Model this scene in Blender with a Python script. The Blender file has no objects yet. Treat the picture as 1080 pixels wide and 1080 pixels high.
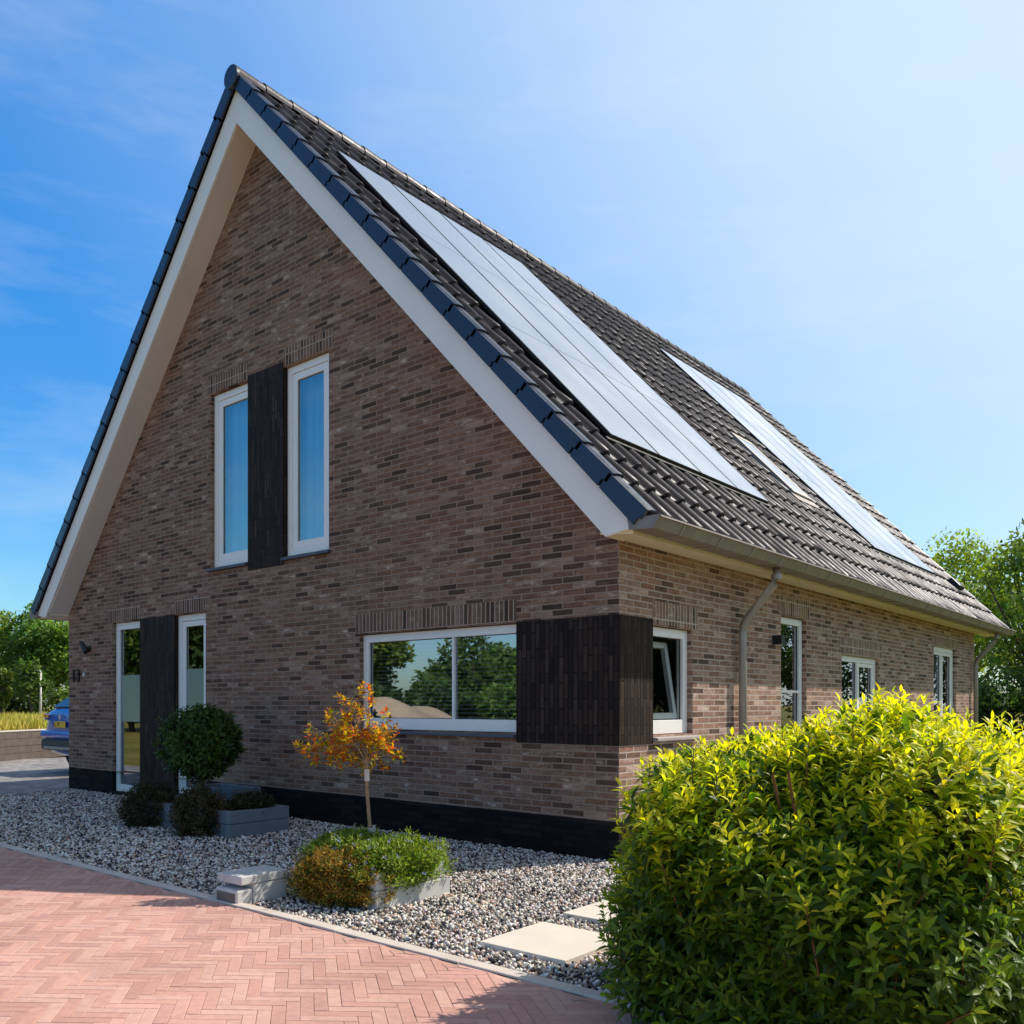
import bpy, bmesh, math, random
import numpy as np
from mathutils import Vector, Matrix
random.seed(7)
RNG = np.random.default_rng(11)
SC = bpy.context.scene
COL = SC.collection
PI = math.pi

# ------------------------------------------------------------------ helpers
class MB:
    """collects vertices and faces for one mesh"""
    def __init__(s): s.v = []; s.f = []; s.c = []
    def poly(s, pts):
        n = len(s.v); s.v += [tuple(p) for p in pts]; s.f.append(tuple(range(n, n+len(pts)))); return s
    def box(s, x0, x1, y0, y1, z0, z1):
        n = len(s.v)
        s.v += [(x0,y0,z0),(x1,y0,z0),(x1,y1,z0),(x0,y1,z0),(x0,y0,z1),(x1,y0,z1),(x1,y1,z1),(x0,y1,z1)]
        for f in ((0,3,2,1),(4,5,6,7),(0,1,5,4),(1,2,6,5),(2,3,7,6),(3,0,4,7)): s.f.append(tuple(n+i for i in f))
        return s
    def obox(s, o, ax, ay, az, r):
        """box in a local frame: origin o, unit axes, r = ranges"""
        n = len(s.v); o = Vector(o); ax, ay, az = Vector(ax), Vector(ay), Vector(az)
        (x0,x1),(y0,y1),(z0,z1) = r
        for a,b,c in ((x0,y0,z0),(x1,y0,z0),(x1,y1,z0),(x0,y1,z0),(x0,y0,z1),(x1,y0,z1),(x1,y1,z1),(x0,y1,z1)):
            s.v.append(tuple(o+ax*a+ay*b+az*c))
        for f in ((0,3,2,1),(4,5,6,7),(0,1,5,4),(1,2,6,5),(2,3,7,6),(3,0,4,7)): s.f.append(tuple(n+i for i in f))
        return s
    def prism(s, pts, d):
        """polygon pts extruded by vector d"""
        n = len(s.v); k = len(pts)
        s.v += [tuple(p) for p in pts] + [tuple(Vector(p)+Vector(d)) for p in pts]
        s.f.append(tuple(n+i for i in reversed(range(k)))); s.f.append(tuple(n+k+i for i in range(k)))
        for i in range(k):
            j = (i+1) % k; s.f.append((n+i, n+j, n+k+j, n+k+i))
        return s
    def tube(s, path, rad, n=10, cap=True):
        path = [Vector(p) for p in path]
        rad = rad if isinstance(rad, (list, tuple)) else [rad]*len(path)
        base = len(s.v); ref = Vector((0.13,0.31,1)).normalized()
        for i, p in enumerate(path):
            d = (path[min(i+1,len(path)-1)]-path[max(i-1,0)]).normalized()
            r = ref if abs(d.dot(ref)) < .95 else Vector((1,0,0))
            a = d.cross(r).normalized(); b = d.cross(a)
            for k in range(n):
                t = 2*PI*k/n; s.v.append(tuple(p + (a*math.cos(t)+b*math.sin(t))*rad[i]))
        for i in range(len(path)-1):
            for k in range(n):
                q = base+i*n; s.f.append((q+k, q+(k+1)%n, q+n+(k+1)%n, q+n+k))
        if cap:
            s.f.append(tuple(base+k for k in reversed(range(n)))); e = base+(len(path)-1)*n
            s.f.append(tuple(e+k for k in range(n)))
        return s
    def lathe(s, o, prof, n=20, axis='z'):
        base = len(s.v); o = Vector(o)
        for (r, h) in prof:
            for k in range(n):
                t = 2*PI*k/n; a, b = r*math.cos(t), r*math.sin(t)
                q = {'z':(a,b,h), 'y':(a,h,b), 'x':(h,a,b)}[axis]
                s.v.append(tuple(o+Vector(q)))
        for i in range(len(prof)-1):
            for k in range(n):
                q = base+i*n; s.f.append((q+k, q+(k+1)%n, q+n+(k+1)%n, q+n+k))
        s.f.append(tuple(base+k for k in reversed(range(n)))); e = base+(len(prof)-1)*n
        s.f.append(tuple(e+k for k in range(n)))
        return s

def off(o):
    p = Vector((0,0,0))
    while o is not None: p += o.location; o = o.parent
    return p

def put(name, mb, mat, parent=None, bevel=0, smooth=False, label=None, seg=2, recalc=True):
    me = bpy.data.meshes.new(name); d = off(parent)
    me.from_pydata([(v[0]-d.x, v[1]-d.y, v[2]-d.z) for v in mb.v], [], mb.f)
    if recalc:
        b = bmesh.new(); b.from_mesh(me); bmesh.ops.recalc_face_normals(b, faces=b.faces); b.to_mesh(me); b.free()
    me.materials.append(mat); o = bpy.data.objects.new(name, me); COL.objects.link(o)
    if parent is not None: o.parent = parent
    if smooth: me.shade_smooth()
    if bevel:
        m = o.modifiers.new('bevel', 'BEVEL'); m.width = bevel; m.segments = seg; m.limit_method = 'ANGLE'; m.angle_limit = math.radians(40)
    if label: o['label'] = label
    return o

def put_np(name, V, F, mat, parent=None, col=None, smooth=False, sizes=None):
    """V (n,3), F flat index array with a constant or per-face size"""
    me = bpy.data.meshes.new(name); d = off(parent)
    V = np.asarray(V, dtype=np.float32) - np.array([d.x, d.y, d.z], dtype=np.float32)
    if sizes is None: F = np.asarray(F); k = F.shape[1]; sizes = np.full(len(F), k); F = F.reshape(-1)
    sizes = np.asarray(sizes); start = np.concatenate([[0], np.cumsum(sizes)[:-1]])
    me.vertices.add(len(V)); me.vertices.foreach_set('co', V.reshape(-1))
    me.loops.add(len(F)); me.loops.foreach_set('vertex_index', F.astype(np.int32))
    me.polygons.add(len(sizes)); me.polygons.foreach_set('loop_start', start.astype(np.int32)); me.polygons.foreach_set('loop_total', sizes.astype(np.int32))
    me.update(calc_edges=True); me.validate()
    if col is not None:
        a = me.color_attributes.new('Col', 'FLOAT_COLOR', 'POINT')
        c = np.ones((len(V), 4), dtype=np.float32); c[:, :3] = col; a.data.foreach_set('color', c.reshape(-1))
    if smooth: me.shade_smooth()
    else: me.shade_flat()
    me.materials.append(mat); o = bpy.data.objects.new(name, me); COL.objects.link(o)
    if parent is not None: o.parent = parent
    return o

def thing(name, label, cat, loc=(0,0,0), group=None):
    o = bpy.data.objects.new(name, None); COL.objects.link(o); o.location = loc; o.empty_display_size = .2
    bpy.context.view_layer.update() if False else None
    return tag(o, label, cat, group)
def tag(o, label, cat, group=None):
    o['label'] = label; o['category'] = cat
    if group: o['group'] = group
    return o
def struct(o): o['kind'] = 'structure'; return o
def dup(root, loc, rz=0, s=1, label=None, group=None):
    r = root.copy(); COL.objects.link(r); r.location = loc; r.rotation_euler = (0,0,rz); r.scale = (s,s,s)
    if label: r['label'] = label
    if group: r['group'] = group
    for ch in list(root.children):
        c = ch.copy(); COL.objects.link(c); c.parent = r
        for g in list(ch.children):
            e = g.copy(); COL.objects.link(e); e.parent = c
    return r

# ------------------------------------------------------------------ materials
def new_mat(name):
    m = bpy.data.materials.new(name); m.use_nodes = True; nt = m.node_tree
    for n in list(nt.nodes): nt.nodes.remove(n)
    out = nt.nodes.new('ShaderNodeOutputMaterial')
    return m, nt, out
class NT:
    def __init__(s, nt): s.nt = nt
    def n(s, t, **kw):
        x = s.nt.nodes.new(t)
        for k, v in kw.items():
            if k.startswith('_'): setattr(x, k[1:], v)
            else:
                key = k.replace('__', ' ')
                x.inputs[key].default_value = v
        return x
    def l(s, a, b): s.nt.links.new(a, b)
    def math(s, op, a, b=None, clamp=False):
        x = s.nt.nodes.new('ShaderNodeMath'); x.operation = op; x.use_clamp = clamp
        for i, q in enumerate((a, b)):
            if q is None: continue
            if isinstance(q, (int, float)): x.inputs[i].default_value = q
            else: s.l(q, x.inputs[i])
        return x.outputs[0]
    def mix(s, f, a, b, blend='MIX'):
        x = s.nt.nodes.new('ShaderNodeMix'); x.data_type = 'RGBA'; x.blend_type = blend
        for i, q in ((0, f), (6, a), (7, b)):
            if isinstance(q, (int, float)): x.inputs[i].default_value = q
            elif isinstance(q, tuple): x.inputs[i].default_value = q if len(q) == 4 else (*q, 1)
            else: s.l(q, x.inputs[i])
        return x.outputs[2]
    def ramp(s, fac, stops, interp='LINEAR'):
        x = s.nt.nodes.new('ShaderNodeValToRGB'); x.color_ramp.interpolation = interp
        e = x.color_ramp.elements
        while len(e) < len(stops): e.new(.5)
        for q, (p, c) in zip(e, stops):
            q.position = p; q.color = (c, c, c, 1) if isinstance(c, (int, float)) else (*c, 1)
        s.l(fac, x.inputs[0]); return x.outputs[0]
    def noise(s, vec, scale, detail=4, rough=.55):
        x = s.n('ShaderNodeTexNoise', Scale=scale, Detail=detail, Roughness=rough)
        if vec is not None: s.l(vec, x.inputs['Vector'])
        return x.outputs[0]
    def bump(s, h, strength, dist):
        x = s.n('ShaderNodeBump', Strength=strength, Distance=dist); s.l(h, x.inputs['Height']); return x.outputs[0]
    def map(s, vec, scale=(1,1,1), loc=(0,0,0)):
        x = s.nt.nodes.new('ShaderNodeMapping'); s.l(vec, x.inputs[0]); x.inputs['Scale'].default_value = scale; x.inputs['Location'].default_value = loc
        return x.outputs[0]
    def obj(s): return s.n('ShaderNodeTexCoord').outputs['Object']

def plain(name, col, rough=.5, spec=.5, metal=0, noise=0, nscale=8, bump=0, bscale=60, coat=0, ior=1.5, dirt=None):
    m, nt, out = new_mat(name); N = NT(nt)
    p = N.n('ShaderNodeBsdfPrincipled', Roughness=rough, Metallic=metal, IOR=ior)
    p.inputs['Specular IOR Level'].default_value = spec; p.inputs['Coat Weight'].default_value = coat
    p.inputs['Base Color'].default_value = (*col, 1)
    if noise or bump or dirt:
        c = N.obj()
        if noise:
            k = N.ramp(N.noise(c, nscale, 6), [(.25, 1-noise), (.75, 1+noise)])
            b = N.mix(1.0, (*col, 1), k, 'MULTIPLY')
            if dirt: b = N.mix(N.ramp(N.noise(c, dirt[1], 5, .7), [(.5, 0), (.75, dirt[2])]), b, dirt[0])
            N.l(b, p.inputs['Base Color'])
            N.l(N.ramp(N.noise(c, nscale*2.3, 4), [(.3, max(.02, rough-.08)), (.7, min(1, rough+.1))]), p.inputs['Roughness'])
        if bump: N.l(N.bump(N.noise(c, bscale, 5), bump, .01), p.inputs['Normal'])
    N.l(p.outputs[0], out.inputs[0]); return m

def brick_mat(name, stops, mortar, bw=.24, rh=.0586, ms=.006, vertical=False, offset=.5, rough=.8, patch=None, bump=.7, fixed=None, spec=.3, mdepth=0.0):
    m, nt, out = new_mat(name); N = NT(nt)
    co = N.obj(); sp = N.n('ShaderNodeSeparateXYZ'); N.l(co, sp.inputs[0])
    ge = N.n('ShaderNodeNewGeometry'); sn = N.n('ShaderNodeSeparateXYZ'); N.l(ge.outputs['True Normal'], sn.inputs[0])
    side = N.math('GREATER_THAN', N.math('ABSOLUTE', sn.outputs[0]), .6)
    # horizontal run: x on walls facing y, y on walls facing x
    mx = N.n('ShaderNodeMix'); mx.data_type = 'FLOAT'; N.l(side, mx.inputs[0]); N.l(sp.outputs[0], mx.inputs[2]); N.l(sp.outputs[1], mx.inputs[3])
    u, v = mx.outputs[0], sp.outputs[2]
    if vertical: u, v = v, u
    # slight irregularity of the brick edges
    wob = N.math('MULTIPLY', N.math('SUBTRACT', N.noise(co, 14, 2), .5), .007)
    wob2 = N.math('MULTIPLY', N.math('SUBTRACT', N.noise(N.map(co, loc=(3,5,7)), 17, 2), .5), .012)
    cb = N.n('ShaderNodeCombineXYZ'); N.l(N.math('ADD', u, wob2), cb.inputs[0]); N.l(N.math('ADD', v, wob), cb.inputs[1])
    b = N.n('ShaderNodeTexBrick', Scale=1.0, Bias=0.0)
    b.offset = offset; b.offset_frequency = 2; b.squash = 1
    b.inputs['Mortar Size'].default_value = ms; b.inputs['Mortar Smooth'].default_value = .25
    b.inputs['Brick Width'].default_value = bw; b.inputs['Row Height'].default_value = rh
    b.inputs['Color1'].default_value = (0,0,0,1); b.inputs['Color2'].default_value = (1,1,1,1); b.inputs['Mortar'].default_value = (.5,.5,.5,1)
    N.l(cb.outputs[0], b.inputs['Vector'])
    col = N.ramp(b.outputs['Color'], stops)
    # streaks inside each brick and broad weathering
    st = N.ramp(N.noise(N.map(co, (9,9,38)) if not vertical else N.map(co, (38,38,9)), 1.0, 6, .7), [(.25,.48),(.5,.98),(.75,1.5)])
    col = N.mix(1.0, col, st, 'MULTIPLY')
    br = N.ramp(N.noise(co, .55, 4), [(.3,.88),(.7,1.12)])
    col = N.mix(1.0, col, br, 'MULTIPLY')
    if patch:
        pf = N.ramp(N.noise(N.map(co, (3.2,3.2,9), (4,1,2)), 1.9, 5, .7), [(.56,0),(.70,.9)])
        col = N.mix(N.math('MULTIPLY', pf, N.ramp(b.outputs['Color'], [(.3,.1),(.6,1)])), col, patch)
    mfac = b.outputs['Fac']
    mcol = N.mix(N.noise(co, 7, 4), tuple(x*.75 for x in mortar), tuple(x*1.2 for x in mortar))
    col = N.mix(mfac, col, mcol)
    p = N.n('ShaderNodeBsdfPrincipled', Roughness=rough); p.inputs['Specular IOR Level'].default_value = spec
    N.l(col, p.inputs['Base Color'])
    h = N.math('SUBTRACT', N.math('MULTIPLY', N.noise(co, 90, 5, .7), .35), N.math('MULTIPLY', mfac, 1.0))
    h = N.math('ADD', h, N.math('MULTIPLY', b.outputs['Color'], .25))
    N.l(N.bump(h, bump, .008), p.inputs['Normal'])
    N.l(p.outputs[0], out.inputs[0]); return m

def leaf_mat(name, trans=.35, rough=.42, tint=(1.25,1.35,.45), spec=.4):
    m, nt, out = new_mat(name); N = NT(nt)
    a = N.n('ShaderNodeAttribute'); a.attribute_name = 'Col'
    p = N.n('ShaderNodeBsdfPrincipled', Roughness=rough); p.inputs['Specular IOR Level'].default_value = spec
    N.l(a.outputs['Color'], p.inputs['Base Color'])
    t = N.n('ShaderNodeBsdfTranslucent'); N.l(N.mix(1.0, a.outputs['Color'], tint, 'MULTIPLY'), t.inputs[0])
    s = N.n('ShaderNodeMixShader'); s.inputs[0].default_value = trans
    N.l(p.outputs[0], s.inputs[1]); N.l(t.outputs[0], s.inputs[2]); N.l(s.outputs[0], out.inputs[0]); return m

def col_mat(name, rough=.8, spec=.3, nscale=40, var=.2, bump=.3, bdist=.004):
    m, nt, out = new_mat(name); N = NT(nt)
    a = N.n('ShaderNodeAttribute'); a.attribute_name = 'Col'; c = N.obj()
    k = N.ramp(N.noise(c, nscale, 5), [(.25,1-var),(.75,1+var)])
    k2 = N.ramp(N.noise(c, .9, 6, .65), [(.28,.80),(.5,1.0),(.72,1.12)])
    p = N.n('ShaderNodeBsdfPrincipled', Roughness=rough); p.inputs['Specular IOR Level'].default_value = spec
    N.l(N.mix(1.0, N.mix(1.0, a.outputs['Color'], k, 'MULTIPLY'), k2, 'MULTIPLY'), p.inputs['Base Color'])
    if bump: N.l(N.bump(N.noise(c, nscale*5, 4), bump, bdist), p.inputs['Normal'])
    N.l(p.outputs[0], out.inputs[0]); return m

def glass_mat(name, ior=1.75, tint=(.82,.88,.88), base=.03, gloss=(1,1,1)):
    m, nt, out = new_mat(name); N = NT(nt)
    fr = N.n('ShaderNodeFresnel', IOR=ior)
    t = N.n('ShaderNodeBsdfTransparent', Color=(*tint,1)); g = N.n('ShaderNodeBsdfGlossy', Roughness=0.0, Color=(*gloss,1))
    co = N.obj(); N.l(N.bump(N.noise(co, 1.3, 2), .05, .012), g.inputs['Normal'])
    s = N.n('ShaderNodeMixShader'); N.l(N.math('ADD', fr.outputs[0], base, True), s.inputs[0])
    N.l(t.outputs[0], s.inputs[1]); N.l(g.outputs[0], s.inputs[2]); N.l(s.outputs[0], out.inputs[0]); return m

M = {}
BR = [(0,(.075,.040,.027)),(.12,(.125,.073,.047)),(.25,(.240,.124,.078)),(.40,(.190,.110,.080)),(.55,(.262,.148,.094)),(.70,(.240,.148,.105)),(.84,(.305,.190,.130)),(.94,(.275,.180,.135)),(1,(.40,.285,.215))]
BR = [(p_,(q_[0]*.97,q_[1]*.89,q_[2]*.83)) for p_,q_ in BR]
BR_SUNLIT = [(p_,(q_[0]*1.4,q_[1]*1.45,q_[2]*1.55)) for p_,q_ in BR]  # same brick lightened: extra sunlight put into the side wall's colour
M['brick'] = brick_mat('wall_brick', BR, (.34,.235,.175), ms=.007, patch=(.62,.47,.38))
M['brick_side'] = brick_mat('side_wall_brick_sunlit', BR_SUNLIT, (.52,.41,.34), ms=.007, patch=(.68,.54,.44))
M['soldier_side'] = brick_mat('side_lintel_brick_sunlit', [(p_,tuple(c_*.80 for c_ in q_)) for p_,q_ in BR_SUNLIT], (.58,.46,.38), bw=.2151, ms=.0075, rh=.0586, vertical=True, offset=0, patch=(.55,.44,.36))
M['soldier'] = brick_mat('lintel_brick', [(p_,tuple(c_*.80 for c_ in q_)) for p_,q_ in BR], (.44,.33,.265), bw=.2151, ms=.0075, rh=.0586, vertical=True, offset=0, patch=(.40,.30,.24))
M['plinth'] = brick_mat('plinth_brick', [(0,(.008,.006,.006)),(.5,(.014,.011,.011)),(1,(.026,.020,.018))], (.010,.008,.008), rough=.8, spec=.15)
M['panel'] = brick_mat('panel_brick', [(0,(.016,.008,.0055)),(.4,(.030,.015,.010)),(.85,(.042,.023,.015)),(1,(.062,.037,.027))], (.007,.004,.003), bw=.235, rh=.054, ms=.006, vertical=True, offset=.37, rough=.65, spec=.2, bump=1.0)
M['white'] = plain('white_frame_paint', (.93,.89,.83), .35, noise=.03)
M['barge'] = plain('white_board_paint', (.92,.86,.80), .45, noise=.05, nscale=1.5)
M['soffit'] = plain('soffit_board_paint', (.82,.73,.67), .55, noise=.06, nscale=1.2)
M['eave'] = plain('eave_board_paint', (.78,.68,.48), .55, noise=.08, nscale=1.5)
M['sill'] = plain('sill_stone', (.075,.080,.105), .45, noise=.15, nscale=12, bump=.1)
M['sill_light'] = plain('pale_sill', (.42,.36,.33), .55, noise=.15, nscale=12)
M['glass'] = glass_mat('window_glass', 1.9, base=.24, gloss=(.86,.88,.97))
M['glass_side'] = glass_mat('side_window_glass', 1.38, tint=(.95,.97,.96), base=0)
M['glass_sky'] = glass_mat('upper_window_glass', 2.0, tint=(.78,.90,.94), base=.16, gloss=(.92,1,.98))
M['dark'] = plain('dark_room', (.016,.017,.019), .9, noise=.3, nscale=1)
M['curtain'] = plain('curtain_cloth', (.56,.80,.90), .9, noise=.1, nscale=3)
M['dark_curtain'] = plain('dark_curtain_cloth', (.08,.08,.09), .9, noise=.2, nscale=4)
M['blind'] = plain('blind_slat', (.75,.76,.77), .5)
M['zinc'] = plain('zinc_gutter', (.27,.225,.195), .5, metal=.2, noise=.14, nscale=5, dirt=((.20,.17,.14),3,.6))
M['zinc_pipe'] = plain('zinc_pipe', (.36,.31,.27), .42, metal=.3, noise=.12, nscale=6, dirt=((.24,.20,.17),2.5,.6))
M['tile'] = plain('roof_tile', (.017,.013,.014), .45, .22, noise=.22, nscale=3.3, bump=.15, bscale=45, dirt=((.085,.068,.070),2.2,.4))
M['tile'].node_tree.nodes['Principled BSDF'].inputs['Specular Tint'].default_value = (.90,.84,.95,1)
M['verge'] = plain('verge_tile_glaze', (.017,.023,.050), .33, .55, noise=.15, nscale=4)
M['panel_pv'] = None
M['pv_frame'] = plain('panel_frame', (.015,.014,.014), .4, noise=.1)
M['black'] = plain('black_metal', (.012,.012,.013), .4, noise=.1)
M['bronze'] = plain('dark_bronze', (.035,.024,.022), .45, noise=.1)
M['chalk'] = plain('pale_plastic', (.6,.56,.53), .5)
def frosted():
    m, nt, out = new_mat('frosted_film'); N = NT(nt)
    d = N.n('ShaderNodeBsdfDiffuse', Color=(.36,.47,.42,1)); t = N.n('ShaderNodeBsdfTransparent', Color=(.8,.9,.88,1)); g = N.n('ShaderNodeBsdfGlossy', Roughness=.22, Color=(.75,.85,.8,1))
    a = N.n('ShaderNodeMixShader'); a.inputs[0].default_value = .25; N.l(d.outputs[0], a.inputs[1]); N.l(t.outputs[0], a.inputs[2])
    b = N.n('ShaderNodeMixShader'); N.l(N.ramp(N.noise(N.obj(), 1.7, 3), [(.3,.24),(.7,.38)]), b.inputs[0]); N.l(a.outputs[0], b.inputs[1]); N.l(g.outputs[0], b.inputs[2]); N.l(b.outputs[0], out.inputs[0]); return m
M['frost'] = frosted()
def pv():
    m, nt, out = new_mat('solar_glass'); N = NT(nt); c = N.obj()
    d = N.n('ShaderNodeBsdfPrincipled', Roughness=.55, IOR=1.6); d.inputs['Base Color'].default_value = (.035,.036,.046,1)
    g = N.n('ShaderNodeBsdfGlossy', Roughness=.3, Color=(.87,.86,.88,1)); N.l(N.ramp(N.noise(c, 1.2, 3), [(.3,.17),(.7,.23)]), g.inputs['Roughness'])
    f = N.n('ShaderNodeFresnel', IOR=2.3); s_ = N.n('ShaderNodeMixShader'); N.l(N.math('ADD', f.outputs[0], .18, True), s_.inputs[0])
    N.l(d.outputs[0], s_.inputs[1]); N.l(g.outputs[0], s_.inputs[2]); N.l(s_.outputs[0], out.inputs[0]); return m
M['panel_pv'] = pv()
M['concrete'] = plain('pale_concrete', (.56,.54,.51), .85, noise=.14, nscale=6, bump=.25, bscale=120)
M['slate'] = plain('grey_blue_concrete', (.17,.185,.21), .85, noise=.14, nscale=6, bump=.25, bscale=120)
M['kerb'] = plain('kerb_concrete', (.62,.53,.45), .9, noise=.16, nscale=5, bump=.3, bscale=90)
M['slab'] = plain('slab_concrete', (.70,.61,.51), .85, noise=.07, nscale=3, bump=.15, bscale=160)
M['soil'] = plain('soil', (.035,.026,.02), .95, noise=.3, nscale=20, bump=.6, bscale=40)
M['bark'] = plain('bark', (.10,.075,.055), .9, noise=.3, nscale=14, bump=.7, bscale=40)
M['thinbark'] = plain('young_bark', (.30,.20,.11), .7, noise=.25, nscale=30, bump=.3)
M['stem'] = plain('reddish_stem', (.20,.09,.035), .6, noise=.25, nscale=30)
M['leaf'] = leaf_mat('leaf_bush', .50, .45, (1.75,1.65,.35))
M['leaf_dark'] = leaf_mat('leaf_topiary', .2, .5, spec=.25)
M['leaf_tree'] = leaf_mat('leaf_tree', .38, .55, (1.35,1.4,.5))
M['leaf_warm'] = leaf_mat('leaf_orange', .58, .45, (1.5,1.3,.45))
M['leaf_cover'] = leaf_mat('leaf_cover', .35, .6, (1.2,1.25,.5))
M['grass'] = leaf_mat('grass_blade', .35, .7, (1.15,1.15,.6))
M['pebble'] = col_mat('pebble_stone', .7, .35, 60, .2, .2)
M['paver'] = col_mat('clay_paver', .9, .1, 25, .12, .35, .003)

# ------------------------------------------------------------------ foliage
def nrm(a): return a/np.maximum(np.linalg.norm(a, axis=1, keepdims=True), 1e-9)
def leaf_arrays(P, D, Nn, L, W, C, droop=.25, fold=.25, fine=False):
    n = len(P); D = nrm(D); S = nrm(np.cross(D, Nn)); U = np.cross(S, D)
    L = L[:, None]; W = W[:, None]/2
    if fine:
        b = P; c1 = P+D*L*.33+U*L*.03; c2 = P+D*L*.68-U*L*droop*.35; tip = P+D*L-U*L*droop
        l1 = c1-S*W*.92+U*W*fold; r1 = c1+S*W*.92+U*W*fold; l2 = c2-S*W*.78+U*W*fold; r2 = c2+S*W*.78+U*W*fold
        V = np.stack([b,l1,c1,r1,l2,c2,r2,tip], 1).reshape(-1,3)
        q = np.array([0,2,1, 0,3,2, 1,2,5,4, 2,3,6,5, 4,5,7, 5,6,7]); sz = np.array([3,3,4,4,3,3])
        F = (np.arange(n)[:,None]*8+q[None,:]).reshape(-1); S_ = np.tile(sz, n); k = 8
    else:
        b = P; c1 = P+D*L*.5; tip = P+D*L-U*L*droop
        l1 = c1-S*W+U*W*fold; r1 = c1+S*W+U*W*fold
        V = np.stack([b,l1,c1,r1,tip], 1).reshape(-1,3)
        q = np.array([0,2,1, 0,3,2, 1,2,4, 2,3,4])
        F = (np.arange(n)[:,None]*5+q[None,:]).reshape(-1); S_ = np.full(n*4, 3); k = 5
    return V, F, S_, np.repeat(C, k, axis=0)
def leaves(name, parent, mat, P, D, Nn, L, W, C, **kw):
    V, F, S_, CC = leaf_arrays(P, D, Nn, L, W, C, **kw)
    return put_np(name, V, F, mat, parent, CC, True, S_)
def rdir(n): return nrm(RNG.normal(size=(n,3)))
def pal(cols, n, jit=.18, w=None):
    c = np.array(cols)[RNG.choice(len(cols), n, p=w)]
    return np.clip(c*(1+RNG.normal(0, jit, (n,1)))*(1+RNG.normal(0, jit*.35, (n,3))), .003, 1)
def whorls(T, A, n, length, L, W, ang, cols, jit=.15, w=None, tipcols=None):
    """leafy shoots: tips T, axes A, n leaves spiralling over the last `length`"""
    k = len(T); A = nrm(A); r = nrm(np.cross(A, rdir(k))); s = np.cross(A, r)
    P=[];D=[];Nn=[];LL=[];WW=[];CC=[]
    for j in range(n):
        t = j/(n-1 if n > 1 else 1); th = j*2.4+RNG.uniform(-.35,.35,k)
        rad = r*np.cos(th)[:,None]+s*np.sin(th)[:,None]
        a = ang*(.30+.85*t**.6)+RNG.normal(0,.13,k)
        d = A*np.cos(a)[:,None]+rad*np.sin(a)[:,None]
        P.append(T-A*length*t+rad*.004); D.append(d); Nn.append(A*np.sin(a)[:,None]-rad*np.cos(a)[:,None]+rdir(k)*.25)
        sz = (.62+.48*min(1,t*2.2))*RNG.uniform(.75,1.2,k)
        LL.append(L*sz); WW.append(W*sz*RNG.uniform(.85,1.15,k))
        cc = pal(cols, k, jit, w)
        if tipcols is not None:
            f = np.clip(1-t*1.5,0,1); cc = cc*(1-f)+pal(tipcols, k, jit)*f
        CC.append(cc)
    return [np.concatenate(x) for x in (P,D,Nn,LL,WW,CC)]

# ------------------------------------------------------------------ camera, light, sky
cam = bpy.data.cameras.new('camera'); camo = bpy.data.objects.new('camera', cam); COL.objects.link(camo)
camo.location = (4.158,-6.498,1.36); camo.rotation_euler = (PI/2, 0, .69)
cam.sensor_width = 36; cam.lens = 36*930.492/1080; cam.shift_y = (742.869-540)/1080; cam.clip_end = 3000; cam.clip_start = .05
SC.camera = camo
KX, KY = .485, .82
sdir = Vector((KX, KY, 1)).normalized()
sl = bpy.data.lights.new('sun','SUN'); sl.energy = 5.0; sl.angle = math.radians(.53); sl.color = (1,.94,.84)
so = bpy.data.objects.new('sun', sl); COL.objects.link(so); so.rotation_euler = sdir.to_track_quat('Z','Y').to_euler(); so.location = (10,20,30)
w = bpy.data.worlds.new('World'); SC.world = w; w.use_nodes = True; N = NT(w.node_tree)
bg = w.node_tree.nodes['Background']
sky = N.n('ShaderNodeTexSky'); sky.sky_type = 'NISHITA'; sky.sun_disc = False
sky.sun_elevation = math.asin(sdir.z); sky.sun_rotation = math.atan2(sdir.x, sdir.y); sky.air_density = 1.0; sky.dust_density = .9; sky.ozone_density = 2.2
tc = N.n('ShaderNodeTexCoord')
hs = N.n('ShaderNodeHueSaturation', Saturation=1.42, Value=1.45); N.l(sky.outputs[0], hs.inputs['Color'])
# milky haze round the sun, faint high cirrus
dt = N.n('ShaderNodeVectorMath', _operation='DOT_PRODUCT'); dt.inputs[1].default_value = sdir; N.l(tc.outputs['Generated'], dt.inputs[0])
hz = N.ramp(dt.outputs['Value'], [(.18,0),(.45,.22),(.70,.70),(.9,1)])
tn = N.mix(1.0, hs.outputs[0], (.72,1.03,1.08), 'MULTIPLY')
sz0 = N.n('ShaderNodeSeparateXYZ'); N.l(tc.outputs['Generated'], sz0.inputs[0])
tn = N.mix(1.0, tn, N.ramp(sz0.outputs[2], [(0,(.80,.72,.74)),(.30,(.92,.84,.88)),(.6,(1.02,1.08,1.10))]), 'MULTIPLY')
sk1 = N.mix(hz, tn, (4.8,5.8,6.5))
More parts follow.
